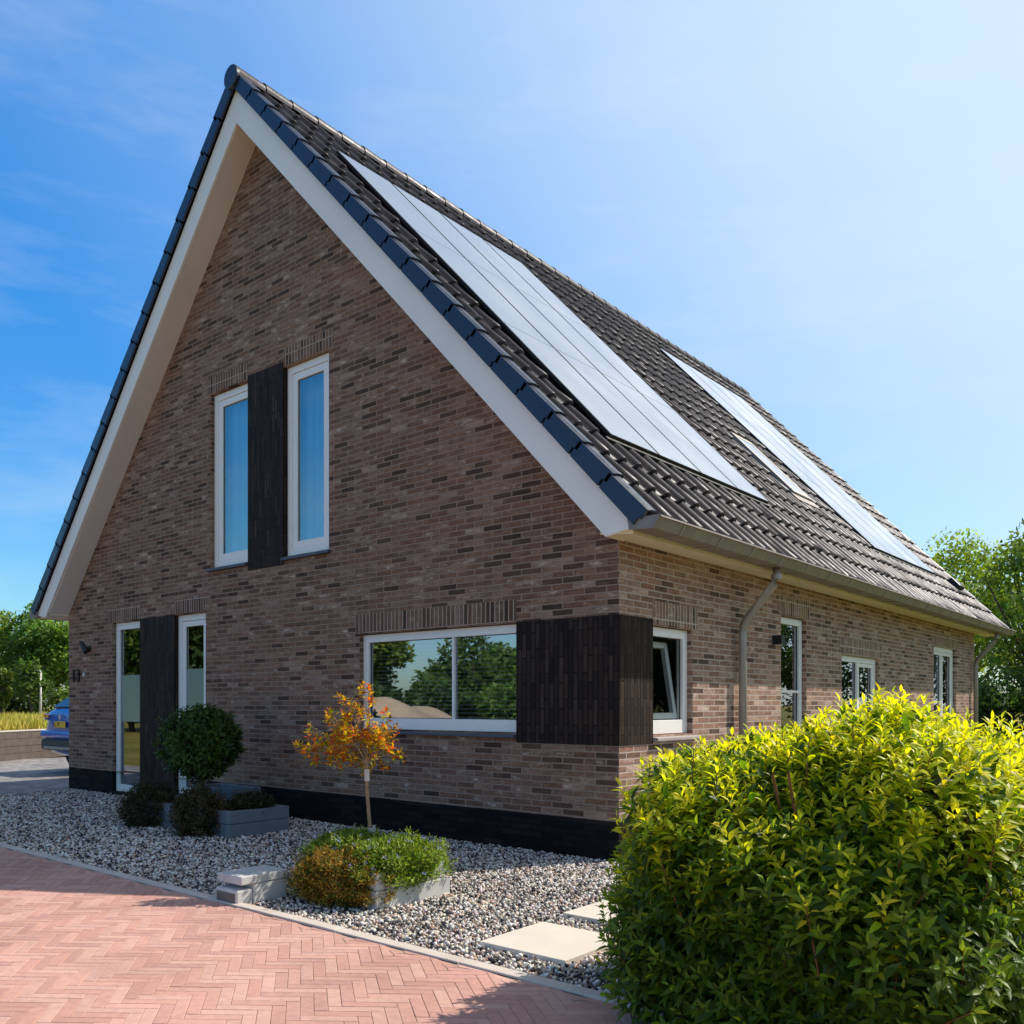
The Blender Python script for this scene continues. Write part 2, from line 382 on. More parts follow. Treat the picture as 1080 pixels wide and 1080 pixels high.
# added fill tone for unseen sky overhead and behind the camera, tunes shade
sz = N.n('ShaderNodeSeparateXYZ'); N.l(tc.outputs['Generated'], sz.inputs[0])
nd = N.n('ShaderNodeVectorMath', _operation='DOT_PRODUCT'); nd.inputs[1].default_value = (.5,-.866,0); N.l(tc.outputs['Generated'], nd.inputs[0])
v1 = N.ramp(sz.outputs[2], [(.66,0),(.86,.85)])
v2 = N.math('MULTIPLY', N.ramp(sz.outputs[2], [(.40,0),(.58,1)]), N.ramp(nd.outputs['Value'], [(.05,0),(.4,.95)]))
unseen_fill = N.math('MULTIPLY', N.math('MAXIMUM', v1, v2), N.ramp(N.noise(N.map(tc.outputs['Generated'], (2,2,3)), 1.4, 6), [(.3,.75),(.7,1)]))
sk1 = N.mix(unseen_fill, sk1, (2.0,2.15,2.55))
cl = N.noise(N.map(tc.outputs['Generated'], (1.6,1.6,6.5), (.3,.1,0)), 2.3, 8, .62)
cf = N.ramp(cl, [(.47,0),(.80,.24)])
skyc = N.mix(cf, sk1, (5.6,6.0,6.5))
N.l(skyc, bg.inputs[0]); bg.inputs[1].default_value = .15
SC.view_settings.view_transform = 'Standard'; SC.view_settings.look = 'None'; SC.view_settings.exposure = 0; SC.view_settings.gamma = 1
SC.render.engine = 'CYCLES'; SC.cycles.max_bounces = 8; SC.cycles.transparent_max_bounces = 16

# ------------------------------------------------------------------ ground
def ground_mat():
    m, nt, out = new_mat('meadow_ground'); N = NT(nt); c = N.obj()
    a = N.ramp(N.noise(c, .25, 6, .6), [(.3,(.16,.15,.035)),(.5,(.25,.215,.05)),(.7,(.33,.27,.08))])
    b = N.ramp(N.noise(c, 6, 6, .7), [(.3,.6),(.7,1.3)])
    p = N.n('ShaderNodeBsdfPrincipled', Roughness=.95); p.inputs['Specular IOR Level'].default_value = .1
    N.l(N.mix(1.0, a, b, 'MULTIPLY'), p.inputs['Base Color']); N.l(N.bump(N.noise(c, 9, 6, .7), 1, .12), p.inputs['Normal'])
    N.l(p.outputs[0], out.inputs[0]); return m
M['meadow'] = ground_mat()
g = MB(); R_ = 1200; g.poly([(-R_,-R_,-.06),(R_,-R_,-.06),(R_,R_,-.06),(-R_,R_,-.06)])
struct(put('ground', g, M['meadow']))
def base_gravel():
    m, nt, out = new_mat('gravel_bed'); N = NT(nt); c = N.obj()
    v = N.n('ShaderNodeTexVoronoi', Scale=42); N.l(c, v.inputs['Vector'])
    sx = N.n('ShaderNodeSeparateColor'); N.l(v.outputs['Color'], sx.inputs[0])
    col = N.ramp(sx.outputs[0], [(0,(.06,.055,.055)),(.4,(.25,.22,.2)),(.7,(.5,.44,.38)),(1,(.75,.7,.64))])
    p = N.n('ShaderNodeBsdfPrincipled', Roughness=.8); N.l(col, p.inputs['Base Color'])
    N.l(N.bump(N.math('SUBTRACT', .5, v.outputs['Distance']), 1, .03), p.inputs['Normal']); N.l(p.outputs[0], out.inputs[0]); return m
M['gravel'] = base_gravel()
GX0 = -10.27
struct(put('gravel_bed', MB().box(GX0, 3.4, -3.05, 0, -.055, -.022).box(0.02, 3.4, 0, 6, -.055, -.022), M['gravel']))
# loose pebbles
def pebbles():
    t = (1+5**.5)/2
    iv = np.array([(-1,t,0),(1,t,0),(-1,-t,0),(1,-t,0),(0,-1,t),(0,1,t),(0,-1,-t),(0,1,-t),(t,0,-1),(t,0,1),(-t,0,-1),(-t,0,1)],float); iv /= np.linalg.norm(iv[0])
    fi = np.array([(0,11,5),(0,5,1),(0,1,7),(0,7,10),(0,10,11),(1,5,9),(5,11,4),(11,10,2),(10,7,6),(7,1,8),(3,9,4),(3,4,2),(3,2,6),(3,6,8),(3,8,9),(4,9,5),(2,4,11),(6,2,10),(8,6,7),(9,8,1)])
    def region(x0,x1,y0,y1,dens):
        n = int((x1-x0)*(y1-y0)*dens); return np.stack([RNG.uniform(x0,x1,n), RNG.uniform(y0,y1,n)],1)
    P = np.concatenate([region(-3.2,2.5,-3.02,-.03,2900), region(-10.24,-3.2,-3.02,-.03,2000), region(.05,2.2,-.03,3,500)])
    # keep clear of slabs, planters, lantern block
    for (x0,x1,y0,y1) in ((.84,1.44,-2.77,-2.18),(.80,1.40,-1.92,-1.33),(.79,1.39,-1.08,-.49),(-1.08,-.26,-2.56,-1.92),(-5.75,-3.77,-1.4,-.68),(-1.34,-1.05,-3.09,-2.68)):
        P = P[~((P[:,0]>x0)&(P[:,0]<x1)&(P[:,1]>y0)&(P[:,1]<y1))]
    n = len(P); s = RNG.uniform(.008,.016,n)*np.where(P[:,0]<-3.2,1.15,1.0)
    an = RNG.uniform(.6,1.25,(n,3)); an[:,2] *= .8
    Q = RNG.normal(size=(n,3,3)); Q,_ = np.linalg.qr(Q)
    V = iv[None]*(1+RNG.normal(0,.10,(n,12,1)))*an[:,None,:]*s[:,None,None]
    V = np.einsum('nij,nkj->nki', Q, V)
    z = -.020+RNG.uniform(0,.022,n)
    V += np.stack([P[:,0],P[:,1],z],1)[:,None,:]
    cols = [(.80,.73,.66),(.70,.60,.51),(.42,.35,.29),(.20,.17,.15),(.07,.065,.07),(.030,.030,.036),(.45,.30,.21),(.60,.45,.32),(.36,.20,.15)]
    C = pal(cols, n, .12, [.26,.18,.09,.09,.11,.12,.06,.06,.03])
    F = (fi[None]+(np.arange(n)*12)[:,None,None]).reshape(-1,3)
    o = put_np('pebbles', V.reshape(-1,3), F, M['pebble'], None, np.repeat(C,12,axis=0), True)
    o['kind'] = 'stuff'; o['label'] = 'mixed white, grey and brown pebbles of the gravel bed in front of the house'; o['category'] = 'gravel'
pebbles()
# kerb strip
kb = MB(); x = -14.0
while x < 3.6:
    kb.box(x, x+.994, -3.112, -3.030, -.06, .012+random.uniform(-.002,.002)); x += 1.0
struct(put('kerb', kb, M['kerb'], bevel=.004))
# red clay driveway: herringbone, laid at 45 degrees
def driveway():
    w_ = .0714; n = 4; ca = math.cos(PI/4); sa = math.sin(PI/4); YS = .762
    V=[];F=[];C=[]
    cols = np.array([(.60,.335,.265),(.57,.310,.245),(.62,.365,.29),(.55,.295,.235),(.60,.35,.285),(.53,.29,.24)])
    X0,X1,Y0,Y1 = -14.0,5.6,-8.3,-3.115
    R = 400
    ii = np.arange(-R,R); gx,gy = np.meshgrid(ii,ii)
    r = np.mod(gx-gy, 2*n)
    hx,hy = gx[r==0], gy[r==0]; vx,vy = gx[r==2*n-1], gy[r==2*n-1]
    ax = np.concatenate([hx, vx]); ay = np.concatenate([hy, vy])
    sx = np.concatenate([np.full(len(hx),n), np.full(len(vx),1)]); sy = np.concatenate([np.full(len(hx),1), np.full(len(vx),n)])
    cx = (ax+sx/2)*w_; cy = (ay+sy/2)*w_
    wx = cx*ca-cy*sa-3; wy = (cx*sa+cy*ca)*YS-5
    k = (wx>X0)&(wx<X1)&(wy>Y0-.1)&(wy<Y1+.10)
    ax,ay,sx,sy,wx,wy = [q[k] for q in (ax,ay,sx,sy,wx,wy)]
    m = len(ax); g_ = .0017; ch = .0018
    z = RNG.normal(0,.0005,m); tilt = RNG.normal(0,.002,(m,2))
    x0 = ax*w_+g_; x1 = (ax+sx)*w_-g_; y0 = ay*w_+g_; y1 = (ay+sy)*w_-g_
    rings = []
    for (e,h) in ((0,-.03),(0,-.0022),(ch,0.0)):
        for (a,b) in ((x0+e,y0+e),(x1-e,y0+e),(x1-e,y1-e),(x0+e,y1-e)):
            px = a*ca-b*sa-3; py = (a*sa+b*ca)*YS-5
            py2 = np.minimum(py, Y1)
            pz = z+h+(px-wx)*tilt[:,0]+(py-wy)*tilt[:,1]
            rings.append(np.stack([px,py2,pz],1))
    V = np.stack(rings,1).reshape(-1,3)
    q = []
    for lv in (0,4):
        for i in range(4):
            j=(i+1)%4; q.append((lv+i,lv+j,lv+4+j,lv+4+i))
    q.append((8,9,10,11)); q = np.array(q)
    F = (q[None]+(np.arange(m)*12)[:,None,None]).reshape(-1,4)
    c = cols[RNG.integers(0,len(cols),m)]*(1+RNG.normal(0,.035,(m,1)))
    struct(put_np('driveway', V, F, M['paver'], None, np.repeat(c,12,axis=0)))
driveway()
struct(put('driveway_sand', MB().box(-14,5.6,-8.3,-3.113,-.05,-.0028), plain('joint_sand',(.42,.275,.205),.95,noise=.25,nscale=14)))
# grey paved parking left of the house
def parking_mat():
    m, nt, out = new_mat('grey_pavers'); N = NT(nt); c = N.obj()
    b = N.n('ShaderNodeTexBrick', Scale=1.0, Bias=0.0); b.inputs['Brick Width'].default_value=.21; b.inputs['Row Height'].default_value=.105; b.inputs['Mortar Size'].default_value=.004
    b.inputs['Color1'].default_value=(.20,.185,.175,1); b.inputs['Color2'].default_value=(.34,.31,.285,1); b.inputs['Mortar'].default_value=(.09,.08,.075,1); N.l(c,b.inputs['Vector'])
    p = N.n('ShaderNodeBsdfPrincipled', Roughness=.85); N.l(N.mix(1.0,b.outputs[0],N.ramp(N.noise(c,1.3,5),[(.3,.8),(.7,1.2)]),'MULTIPLY'),p.inputs['Base Color'])
    N.l(N.bump(N.math('SUBTRACT',1.0,b.outputs['Fac']),.5,.004),p.inputs['Normal']); N.l(p.outputs[0],out.inputs[0]); return m
struct(put('parking', MB().box(-19.2, GX0-.004, -3.05, 16, -.05, -.002), parking_mat()))

# ------------------------------------------------------------------ the house
HW, HL = -10.576, 13.275          # left wall x, depth
RX, SL = -5.288, 1.069            # ridge x, roof slope dz/dx
ZB = 9.02                         # middle plane of the tiles above the ridge line
house = thing('house', 'brown brick gable house with steep dark tiled roof, solar panels and black brick panels', 'house', (-5.288, 6.6, 0))
def P(name, mb, mat, parent=None, **k): return put(name, mb, mat, parent or house, **k)
REV = .10
def wall(axis, c, a0, a1, z0, z1, openings, depth, gable=None):
    """sheet wall with rectangular holes and reveals; axis 'x' runs along x at y=c, depth signed inward"""
    us = sorted({a0,a1,*[o[0] for o in openings],*[o[1] for o in openings]}); zs = sorted({z0,z1,*[o[2] for o in openings],*[o[3] for o in openings]})
    mb = MB(); pt = (lambda u,z,d=0: (u,c+d,z)) if axis == 'x' else (lambda u,z,d=0: (c+d,u,z))
    for i in range(len(us)-1):
        for j in range(len(zs)-1):
            um,zm = (us[i]+us[i+1])/2, (zs[j]+zs[j+1])/2
            if any(o[0]<um<o[1] and o[2]<zm<o[3] for o in openings): continue
            q = [(us[i],zs[j]),(us[i+1],zs[j]),(us[i+1],zs[j+1]),(us[i],zs[j+1])]
            if gable:
                for sgn in (1,-1):
                    out = []
                    f = lambda p: gable - SL*sgn*(p[0]-RX) - p[1]
                    for k in range(len(q)):
                        A,B = q[k], q[(k+1)%len(q)]; fa,fb = f(A),f(B)
                        if fa >= 0: out.append(A)
                        if (fa >= 0) != (fb >= 0):
                            t = fa/(fa-fb); out.append((A[0]+(B[0]-A[0])*t, A[1]+(B[1]-A[1])*t))
                    q = out
                    if len(q) < 3: break
            if len(q) >= 3: mb.poly([pt(*p) for p in q])
    for (u0,u1,w0,w1) in openings:
        A = [(u0,w0),(u1,w0),(u1,w1),(u0,w1)]
        for k in range(4):
            p,q = A[k],A[(k+1)%4]; mb.poly([pt(*p),pt(*q),pt(q[0],q[1],depth),pt(p[0],p[1],depth)])
    return mb
ZW = 8.50   # brickwork apex, hidden above the soffit
ZP = .338
front_ops = [(-9.10,-8.12,ZP,2.60),(-7.40,-6.52,ZP,2.60),(-3.405,-1.0,1.085,2.135),(-6.40,-5.40,3.17,5.475),(-4.93,-3.94,3.15,5.455)]
side_ops = [(.45,1.335,1.075,2.09),(3.50,4.29,ZP,2.41),(5.55,7.16,ZP,2.04),(10.2,11.77,ZP,2.40)]
P('wall', wall('x', 0, HW, 0, ZP, 8.6, front_ops, REV, gable=ZW), M['brick'], label='front gable wall of mottled brown brick')
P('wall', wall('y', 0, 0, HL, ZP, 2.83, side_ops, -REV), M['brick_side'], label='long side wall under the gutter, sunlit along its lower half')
P('wall', wall('y', HW, 0, HL, ZP, 2.9, [], .1), M['brick'], label='left side wall facing the parked car')
P('wall', wall('x', HL, HW, 0, ZP, 8.6, [], -.1, gable=ZW), M['brick'], label='rear gable wall')
# plinth, broken by the two tall openings
pl = MB()
for (a,b) in ((HW,-9.10),(-6.52,0)): pl.poly([(a,0,-.06),(b,0,-.06),(b,0,ZP),(a,0,ZP)])
pl.poly([(-8.12,0,-.06),(-7.40,0,-.06),(-7.40,0,ZP),(-8.12,0,ZP)])
for (a,b) in ((-9.10,-8.12),(-7.40,-6.52)):
    pl.poly([(a,0,-.06),(b,0,-.06),(b,0,.035),(a,0,.035)]); pl.poly([(a,0,.035),(b,0,.035),(b,REV,.035),(a,REV,.035)])
    for q in (a,b): pl.poly([(q,0,.035),(q,REV,.035),(q,REV,ZP),(q,0,ZP)])
P('plinth', pl, M['plinth'], label='black brick plinth along the front')
pl = MB(); u = 0
for (a,b) in ((3.50,4.29),(5.55,7.16),(10.2,11.77)):
    pl.poly([(0,u,-.06),(0,a,-.06),(0,a,ZP),(0,u,ZP)]); pl.poly([(0,a,-.06),(0,b,-.06),(0,b,.035),(0,a,.035)]); pl.poly([(0,a,.035),(0,b,.035),(-REV,b,.035),(-REV,a,.035)])
    for q in (a,b): pl.poly([(0,q,.035),(-REV,q,.035),(-REV,q,ZP),(0,q,ZP)])
    u = b
pl.poly([(0,u,-.06),(0,HL,-.06),(0,HL,ZP),(0,u,ZP)])
P('plinth', pl, M['plinth'], label='black brick plinth along the long side')
P('plinth', MB().poly([(HW,0,-.06),(HW,HL,-.06),(HW,HL,ZP),(HW,0,ZP)]).poly([(HW,HL,-.06),(0,HL,-.06),(0,HL,ZP),(HW,HL,ZP)]), M['plinth'], label='black brick plinth round the back and left')
# soldier-course lintels, 3 mm proud
def lint(ax, a, b, z0, h=.211):
    e = .003
    m = MB().box(a,b,-e,.02,z0,z0+h) if ax == 'x' else MB().box(-.02,e,a,b,z0,z0+h)
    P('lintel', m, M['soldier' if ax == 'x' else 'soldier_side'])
for (a,b,z) in ((-3.47,-1.15,2.150),(-9.25,-8.26,2.615),(-7.31,-6.40,2.615),(-6.50,-5.54,5.49),(-4.80,-3.86,5.47)): lint('x',a,b,z)
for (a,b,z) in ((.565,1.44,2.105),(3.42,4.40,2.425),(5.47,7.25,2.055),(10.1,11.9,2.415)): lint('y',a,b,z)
# black brick panels
P('brick_panel', MB().box(-8.255,-7.31,-.012,.0985,-.03,2.612), M['panel'], bevel=.004, label='tall black brick panel between the two ground floor windows')
P('brick_panel', MB().box(-5.537,-4.803,-.012,.0985,3.055,5.52), M['panel'], bevel=.004, label='black brick panel between the two upper windows')
P('brick_panel', MB().prism([(-1.147,-.010,.998),(.010,-.010,.998),(.010,.562,.998),(-.0985,.562,.998),(-.0985,.0985,.998),(-1.147,.0985,.998)],(0,0,1.146)), M['panel'], bevel=.004, label='black brick panel wrapping the house corner')

# --- windows
class Frame2D:
    """maps (u, z, depth behind the wall face) to the wall"""
    def __init__(s, ax): s.ax = ax
    def box(s, mb, u0,u1,z0,z1,d0,d1):
        if s.ax == 'x': mb.box(u0,u1,d0,d1,z0,z1)
        else: mb.box(-d1,-d0,u0,u1,z0,z1)
    def frame(s, mb, u0,u1,z0,z1,w,d0,d1, wb=None):
        wb = wb or w
        s.box(mb,u0,u0+w,z0,z1,d0,d1); s.box(mb,u1-w,u1,z0,z1,d0,d1)
        s.box(mb,u0+w,u1-w,z1-w,z1,d0,d1); s.box(mb,u0+w,u1-w,z0,z0+wb,d0,d1)
    def sheet(s, mb, u0,u1,z0,z1,d):
        mb.poly([(u0,d,z0),(u1,d,z0),(u1,d,z1),(u0,d,z1)] if s.ax == 'x' else [(-d,u0,z0),(-d,u1,z0),(-d,u1,z1),(-d,u0,z1)])
    def room(s, mb, u0,u1,z0,z1,d0,d1):
        s.sheet(mb,u0,u1,z0,z1,d1)
        A=[(u0,z0),(u1,z0),(u1,z1),(u0,z1)]
        for k in range(4):
            p,q=A[k],A[(k+1)%4]
            mb.poly([(p[0],d0,p[1]),(q[0],d0,q[1]),(q[0],d1,q[1]),(p[0],d1,p[1])] if s.ax=='x' else [(-d0,p[0],p[1]),(-d0,q[0],q[1]),(-d1,q[0],q[1]),(-d1,p[0],p[1])])
FX, FY = Frame2D('x'), Frame2D('y')
def window(F, u0,u1,z0,z1, label, fw=.055, sw=.055, wb=None, glass='glass', sash=True, d=.055, room=1.3, name='window', leaves_=None):
    mb = MB(); F.frame(mb,u0,u1,z0,z1,fw,d,d+.07,wb)
    wdw = P(name, mb, M['white'], bevel=.004, label=label)
    a0,a1,b0,b1 = u0+fw,u1-fw,z0+(wb or fw),z1-fw
    spans = leaves_ or [(a0,a1,sash)]
    for (s0,s1,has) in spans:
        if has:
            mb = MB(); F.frame(mb,s0+.004,s1-.004,b0+.004,b1-.004,sw,d+.012,d+.06)
            P('sash', mb, M['white'], wdw, bevel=.004)
            g0,g1,h0,h1 = s0+sw,s1-sw,b0+sw,b1-sw
        else: g0,g1,h0,h1 = s0,s1,b0,b1
        mb = MB(); e=.006; F.frame(mb,g0,g1,h0,h1,e,d+.03,d+.038); P('gasket', mb, M['black'], wdw)
        mb = MB(); F.sheet(mb,g0+e,g1-e,h0+e,h1-e,d+.036); P('pane', mb, M[glass], wdw, recalc=False)
    mb = MB(); F.room(mb,u0-.02,u1+.02,z0-.02,z1+.02,REV+.001,room); P('room', mb, M['dark'], wdw)
    return wdw,(a0,a1,b0,b1)
# ground floor, left: fixed tall pane and glazed door
w1,(a0,a1,b0,b1) = window(FX,-9.10,-8.12,.04,2.595,'tall ground floor window left of the black panel',fw=.105,sash=False,name='window',wb=.11)
mb = MB(); FX.sheet(mb,a0+.006,a1-.006,1.10,1.80,.089); P('frosted_film', mb, M['frost'], w1, recalc=False)
w2,(a0,a1,b0,b1) = window(FX,-7.303,-6.52,.04,2.60,'glazed tall window right of the black panel, behind the ball-shaped shrub',fw=.085,sw=.075,name='window')
mb = MB(); FX.sheet(mb,a0+.066,a1-.066,1.10,1.85,.089); P('frosted_film', mb, M['frost'], w2, recalc=False)
# wide window
w3,(a0,a1,b0,b1) = window(FX,-3.405,-1.05,1.09,2.13,'wide front window reflecting trees',fw=.085,sash=False,wb=.12)
mb = MB(); FX.box(mb,-2.052,-2.026,b0,b1,.062,.092); P('mullion', mb, M['white'], w3, bevel=.003)
mb = MB(); z = b0+.02
while z < b1-.01:
    mb.obox((0,.17,z),(1,0,0),(0,.93,.36),(0,-.36,.93),((a0+.01,a1-.01),(-.018,.018),(-.001,.001))); z += .042
P('blind', mb, M['blind'], w3)
# upper windows
for (u0,u1,z0,z1,lab) in ((-6.40,-5.42,3.175,5.47,'left upper window beside the black panel'),(-4.797,-3.945,3.155,5.45,'right upper window beside the black panel')):
    wu,(a0,a1,b0,b1) = window(FX,u0,u1,z0,z1,lab,fw=.085,sw=.085,glass='glass_sky')
    mb = MB(); k = 28; pts=[]
    for i in range(k+1):
        u = a0+(a1-a0)*i/k; pts.append((u,.22+.034*math.sin(i*1.35)+.02*math.sin(i*.6)))
    for i in range(k):
        (p,dp),(q,dq) = pts[i],pts[i+1]; mb.poly([(p,dp,b0),(q,dq,b0),(q,dq,b1),(p,dp,b1)])
    P('curtain', mb, M['curtain'], wu, smooth=True)
# side windows
w4,(a0,a1,b0,b1) = window(FY,.52,1.335,1.08,2.085,'side window next to the corner panel, tilted open inside',glass='glass_side',fw=.085,sash=False,wb=.13,d=.06)
mb = MB(); th = math.radians(9); o = (-.115,0,b0+.01); ay = (-math.sin(th),0,math.cos(th))
h = b1-b0-.03
for (r0,r1,q0,q1) in ((a0+.01,a0+.07,0,h),(a1-.07,a1-.01,0,h),(a0+.07,a1-.07,0,.06),(a0+.07,a1-.07,h-.06,h)):
    mb.obox(o,(0,1,0),ay,(-math.cos(th),0,-math.sin(th)),((r0,r1),(q0,q1),(0,.05)))
P('tilted_sash', mb, M['white'], w4, bevel=.004)
w5,(a0,a1,b0,b1) = window(FY,3.50,4.285,.04,2.405,'narrow tall side window beside the black wall lamp',fw=.08,sash=False)
mb = MB(); FY.box(mb,a0,a1,1.50,1.53,.05,.088); P('rail', mb, M['white'], w5)
w6,(a0,a1,b0,b1) = window(FY,5.555,7.155,.04,2.035,'double side window with a dark curtain',fw=.08,leaves_=[(5.635,6.33,False),(6.40,7.075,True)])
mb = MB(); FY.box(mb,6.33,6.40,b0,b1,.055,.125); P('mullion', mb, M['white'], w6, bevel=.004)
mb = MB()
for i in range(24):
    u=5.62+.032*i; mb.poly([(-.25-.03*math.sin(i*1.6),u,.1),(-.25-.03*math.sin((i+1)*1.6),u+.032,.1),(-.25-.03*math.sin((i+1)*1.6),u+.032,2.0),(-.25-.03*math.sin(i*1.6),u,2.0)])
P('curtain', mb, M['dark_curtain'], w6, smooth=True)
w7,(a0,a1,b0,b1) = window(FY,10.205,11.765,.04,2.395,'far double side window near the rear downpipe',fw=.08,leaves_=[(10.285,10.95,True),(11.02,11.685,True)])
mb = MB(); FY.box(mb,10.95,11.02,b0,b1,.055,.125); P('mullion', mb, M['white'], w7, bevel=.004)
mb = MB()
for i in range(16):
    u=11.0+.045*i; mb.poly([(-.25-.03*math.sin(i*1.6),u,.1),(-.25-.03*math.sin((i+1)*1.6),u+.045,.1),(-.25-.03*math.sin((i+1)*1.6),u+.045,2.36),(-.25-.03*math.sin(i*1.6),u,2.36)])
P('curtain', mb, M['chalk'], w7, smooth=True)
# sills
P('sill', MB().prism([(-3.45,-.05,1.04),(-3.45,.10,1.04),(-3.45,.10,1.088),(-3.45,-.05,1.068)],(2.30,0,0)), M['sill'], bevel=.004)
P('sill', MB().prism([(-6.44,-.05,3.12),(-6.44,.10,3.12),(-6.44,.10,3.173),(-6.44,-.05,3.15)],(.90,0,0)), M['sill'], bevel=.004)
P('sill', MB().prism([(-4.80,-.05,3.10),(-4.80,.10,3.10),(-4.80,.10,3.153),(-4.80,-.05,3.13)],(.90,0,0)), M['sill'], bevel=.004)
P('sill', MB().prism([(.06,.565,1.02),(-.10,.565,1.02),(-.10,.565,1.073),(.06,.565,1.05)],(0,.82,0)), M['sill_light'], bevel=.004)

# --- roof
YF, YB = -.34, 13.92
CN = 1/math.sqrt(1+SL*SL); TD = Vector((CN,0,-SL*CN)); NN = Vector((SL*CN,0,CN))   # down-slope and outward normal, right side
GA = .2975/CN; T1 = (-4.934+5.288)/CN
TE = (.47+5.288)/CN
edges_t = [.02]+[T1+GA*i for i in range(40) if T1+GA*i < TE-.1]+[TE]
def roof():
    per = .27; n_y = int((YB-YF)/per*12); ys = np.linspace(YF, YB, n_y+1)
    ph = np.mod((ys-YF)/per, 1)
    prof = np.where(ph < .52, .050*np.sin(PI*ph/.52)**.85, -.012*np.sin(PI*(ph-.52)/.48))
    V=[];F=[]
    for sgn in (1,-1):
        for i in range(len(edges_t)-1):
            ta, tb = edges_t[i], edges_t[i+1]+(.03 if i < len(edges_t)-2 else 0)
            rows = [(ta,-.012),(ta+(tb-ta)*.5,.006),(tb-.012,.024),(tb,.020),(tb,-.022)]
            base = sum(len(q) for q in V)
            for r,(t,h) in enumerate(rows):
                jit = np.repeat(RNG.normal(0,.0035,len(ys)//12+2),12)[:len(ys)]
                hh = h+prof*(1 if r < 4 else .35)+jit
                dx = CN*t+SL*CN*hh; zz = ZB-SL*CN*t+CN*hh
                V.append(np.stack([RX+sgn*dx, ys, zz],1))
            ny = len(ys)
            for r in range(len(rows)-1):
                a = base+r*ny+np.arange(ny-1)
                F.append(np.stack([a,a+1,a+1+ny,a+ny],1) if sgn < 0 else np.stack([a,a+ny,a+1+ny,a+1],1))
    V = np.concatenate(V); F = np.concatenate(F)
    return put_np('roof', V, F, M['tile'], house, None, True)
rf = roof(); rf['label'] = 'steep dark grey-brown pantile roof'
# smooth along, crisp across the course steps
for p_ in (): pass
# verge tiles, front both sides (and rear right)
def slope_axes(sgn): return (Vector((sgn*CN,0,-SL*CN)), Vector((sgn*SL*CN,0,CN)))
vt_mesh = {}
for sgn in (1,-1):
    td, nn = slope_axes(sgn)
    for yv,d_ in ((YF,-1),(YB,1)):
        for i in range(len(edges_t)-1):
            ta,tb = edges_t[i], edges_t[i+1]
            t0 = td; tilt = math.atan(.020/(tb-ta)); td2 = (td*math.cos(tilt)+nn*math.sin(tilt)); nn2 = (nn*math.cos(tilt)-td*math.sin(tilt))
            o = Vector((RX,yv,ZB))+td*ta
            mb = MB()
            if d_ < 0: y0,y1,yr = -.052,-.022,.10
            else: y0,y1,yr = .035,.065,-.10
            L_ = tb-ta+(.035 if i < len(edges_t)-2 else 0)
            # face board with its lower corner cut back so that a dark notch shows between neighbours
            pts = [(0,.046),(L_,.046),(L_,-.028),(tb-ta-.026,-.034),(tb-ta-.022,-.102),(.004,-.102),(0,-.04)]
            mb.prism([o+(td2*a+nn2*b if b > 0 else td*a+nn*b)+Vector((0,y0,0)) for a,b in pts],(0,y1-y0,0))
            ring=[]
            for k in range(7):   # the roll over the edge
                an = PI*k/6; ring.append((math.cos(an)*.075*(-1 if d_<0 else -1), math.sin(an)*.022))
            cy = .042 if d_<0 else -.042
            for k in range(6):
                (ya,ha),(yb2,hb) = ring[k],ring[k+1]
                q = [o+nn2*(.036+ha)+Vector((0,cy+ya,0)), o+nn2*(.036+hb)+Vector((0,cy+yb2,0))]
                mb.poly([q[0],q[1],q[1]+td2*L_,q[0]+td2*L_])
            e=[o+td2*L_+nn2*(.036+h_)+Vector((0,cy+y_,0)) for y_,h_ in ring]; mb.poly(e)
            put('verge_tile', mb, M['verge'], rf)
# ridge tiles
y = YF-.05; k=0
while y < YB+.02:
    mb = MB(); a = []; b = []; e2 = min(y+.40, YB+.05)
    for j in range(13):
        an = PI*(-.06+1.12*j/12); a.append((RX+.135*math.cos(an), y, ZB-.035+.135*math.sin(an))); b.append((RX+.125*math.cos(an), e2+.03, ZB-.040+.125*math.sin(an)))
    for j in range(12): mb.poly([a[j],a[j+1],b[j+1],b[j]])
    a2=[] if True else [(RX+(p[0]-RX)*.86,p[1],ZB-.035+(p[2]-ZB+.035)*.86) for p in a]
    put('ridge_tile', mb, M['tile'], rf, smooth=False); y += .40; k+=1
put('ridge_end', MB().lathe((RX,YF-.075,ZB-.045),[(.02,-.012),(.125,-.012),(.14,-.004),(.14,.03)],28,'y'), M['verge'], rf, smooth=False)
# under-roof deck so no light comes through
mb = MB()
for sgn in (1,-1):
    td,nn = slope_axes(sgn); o = Vector((RX,0,ZB))
    mb.poly([o+nn*-.06+Vector((0,YF+.03,0)), o+td*(TE-.1)+nn*-.06+Vector((0,YF+.03,0)), o+td*(TE-.1)+nn*-.06+Vector((0,YB-.03,0)), o+nn*-.06+Vector((0,YB-.03,0))])
put('roof_deck', mb, M['dark'], rf)
# bargeboards and sloping soffits
def barge(sgn, y0, y1):
    X = lambda dx: RX+sgn*dx
    pts = [(X(0),8.87),(X(5.575),8.87-SL*5.575),(X(5.64),2.865),(X(5.64),2.80),(X(5.365),2.757),(X(0),8.455)]
    mb = MB().prism([(a,y0,b) for a,b in pts],(0,y1-y0,0)); return mb
for sgn,lab in ((1,'white bargeboard on the right slope'),(-1,'white bargeboard on the left slope')):
    P('bargeboard', barge(sgn,-.337,-.30), M['barge'], bevel=.004, label=lab)
    P('bargeboard', barge(sgn,13.86,13.90), M['barge'], label='rear '+lab)
    X = lambda dx: RX+sgn*dx
    for (ya,yb) in ((-.30,-.001),(13.276,13.86)):
        P('soffit', MB().prism([(X(0),ya,8.475),(X(5.34),ya,8.475-SL*5.34),(X(5.34),ya,8.50-SL*5.34),(X(0),ya,8.50)],(0,yb-ya,0)), M['soffit'])
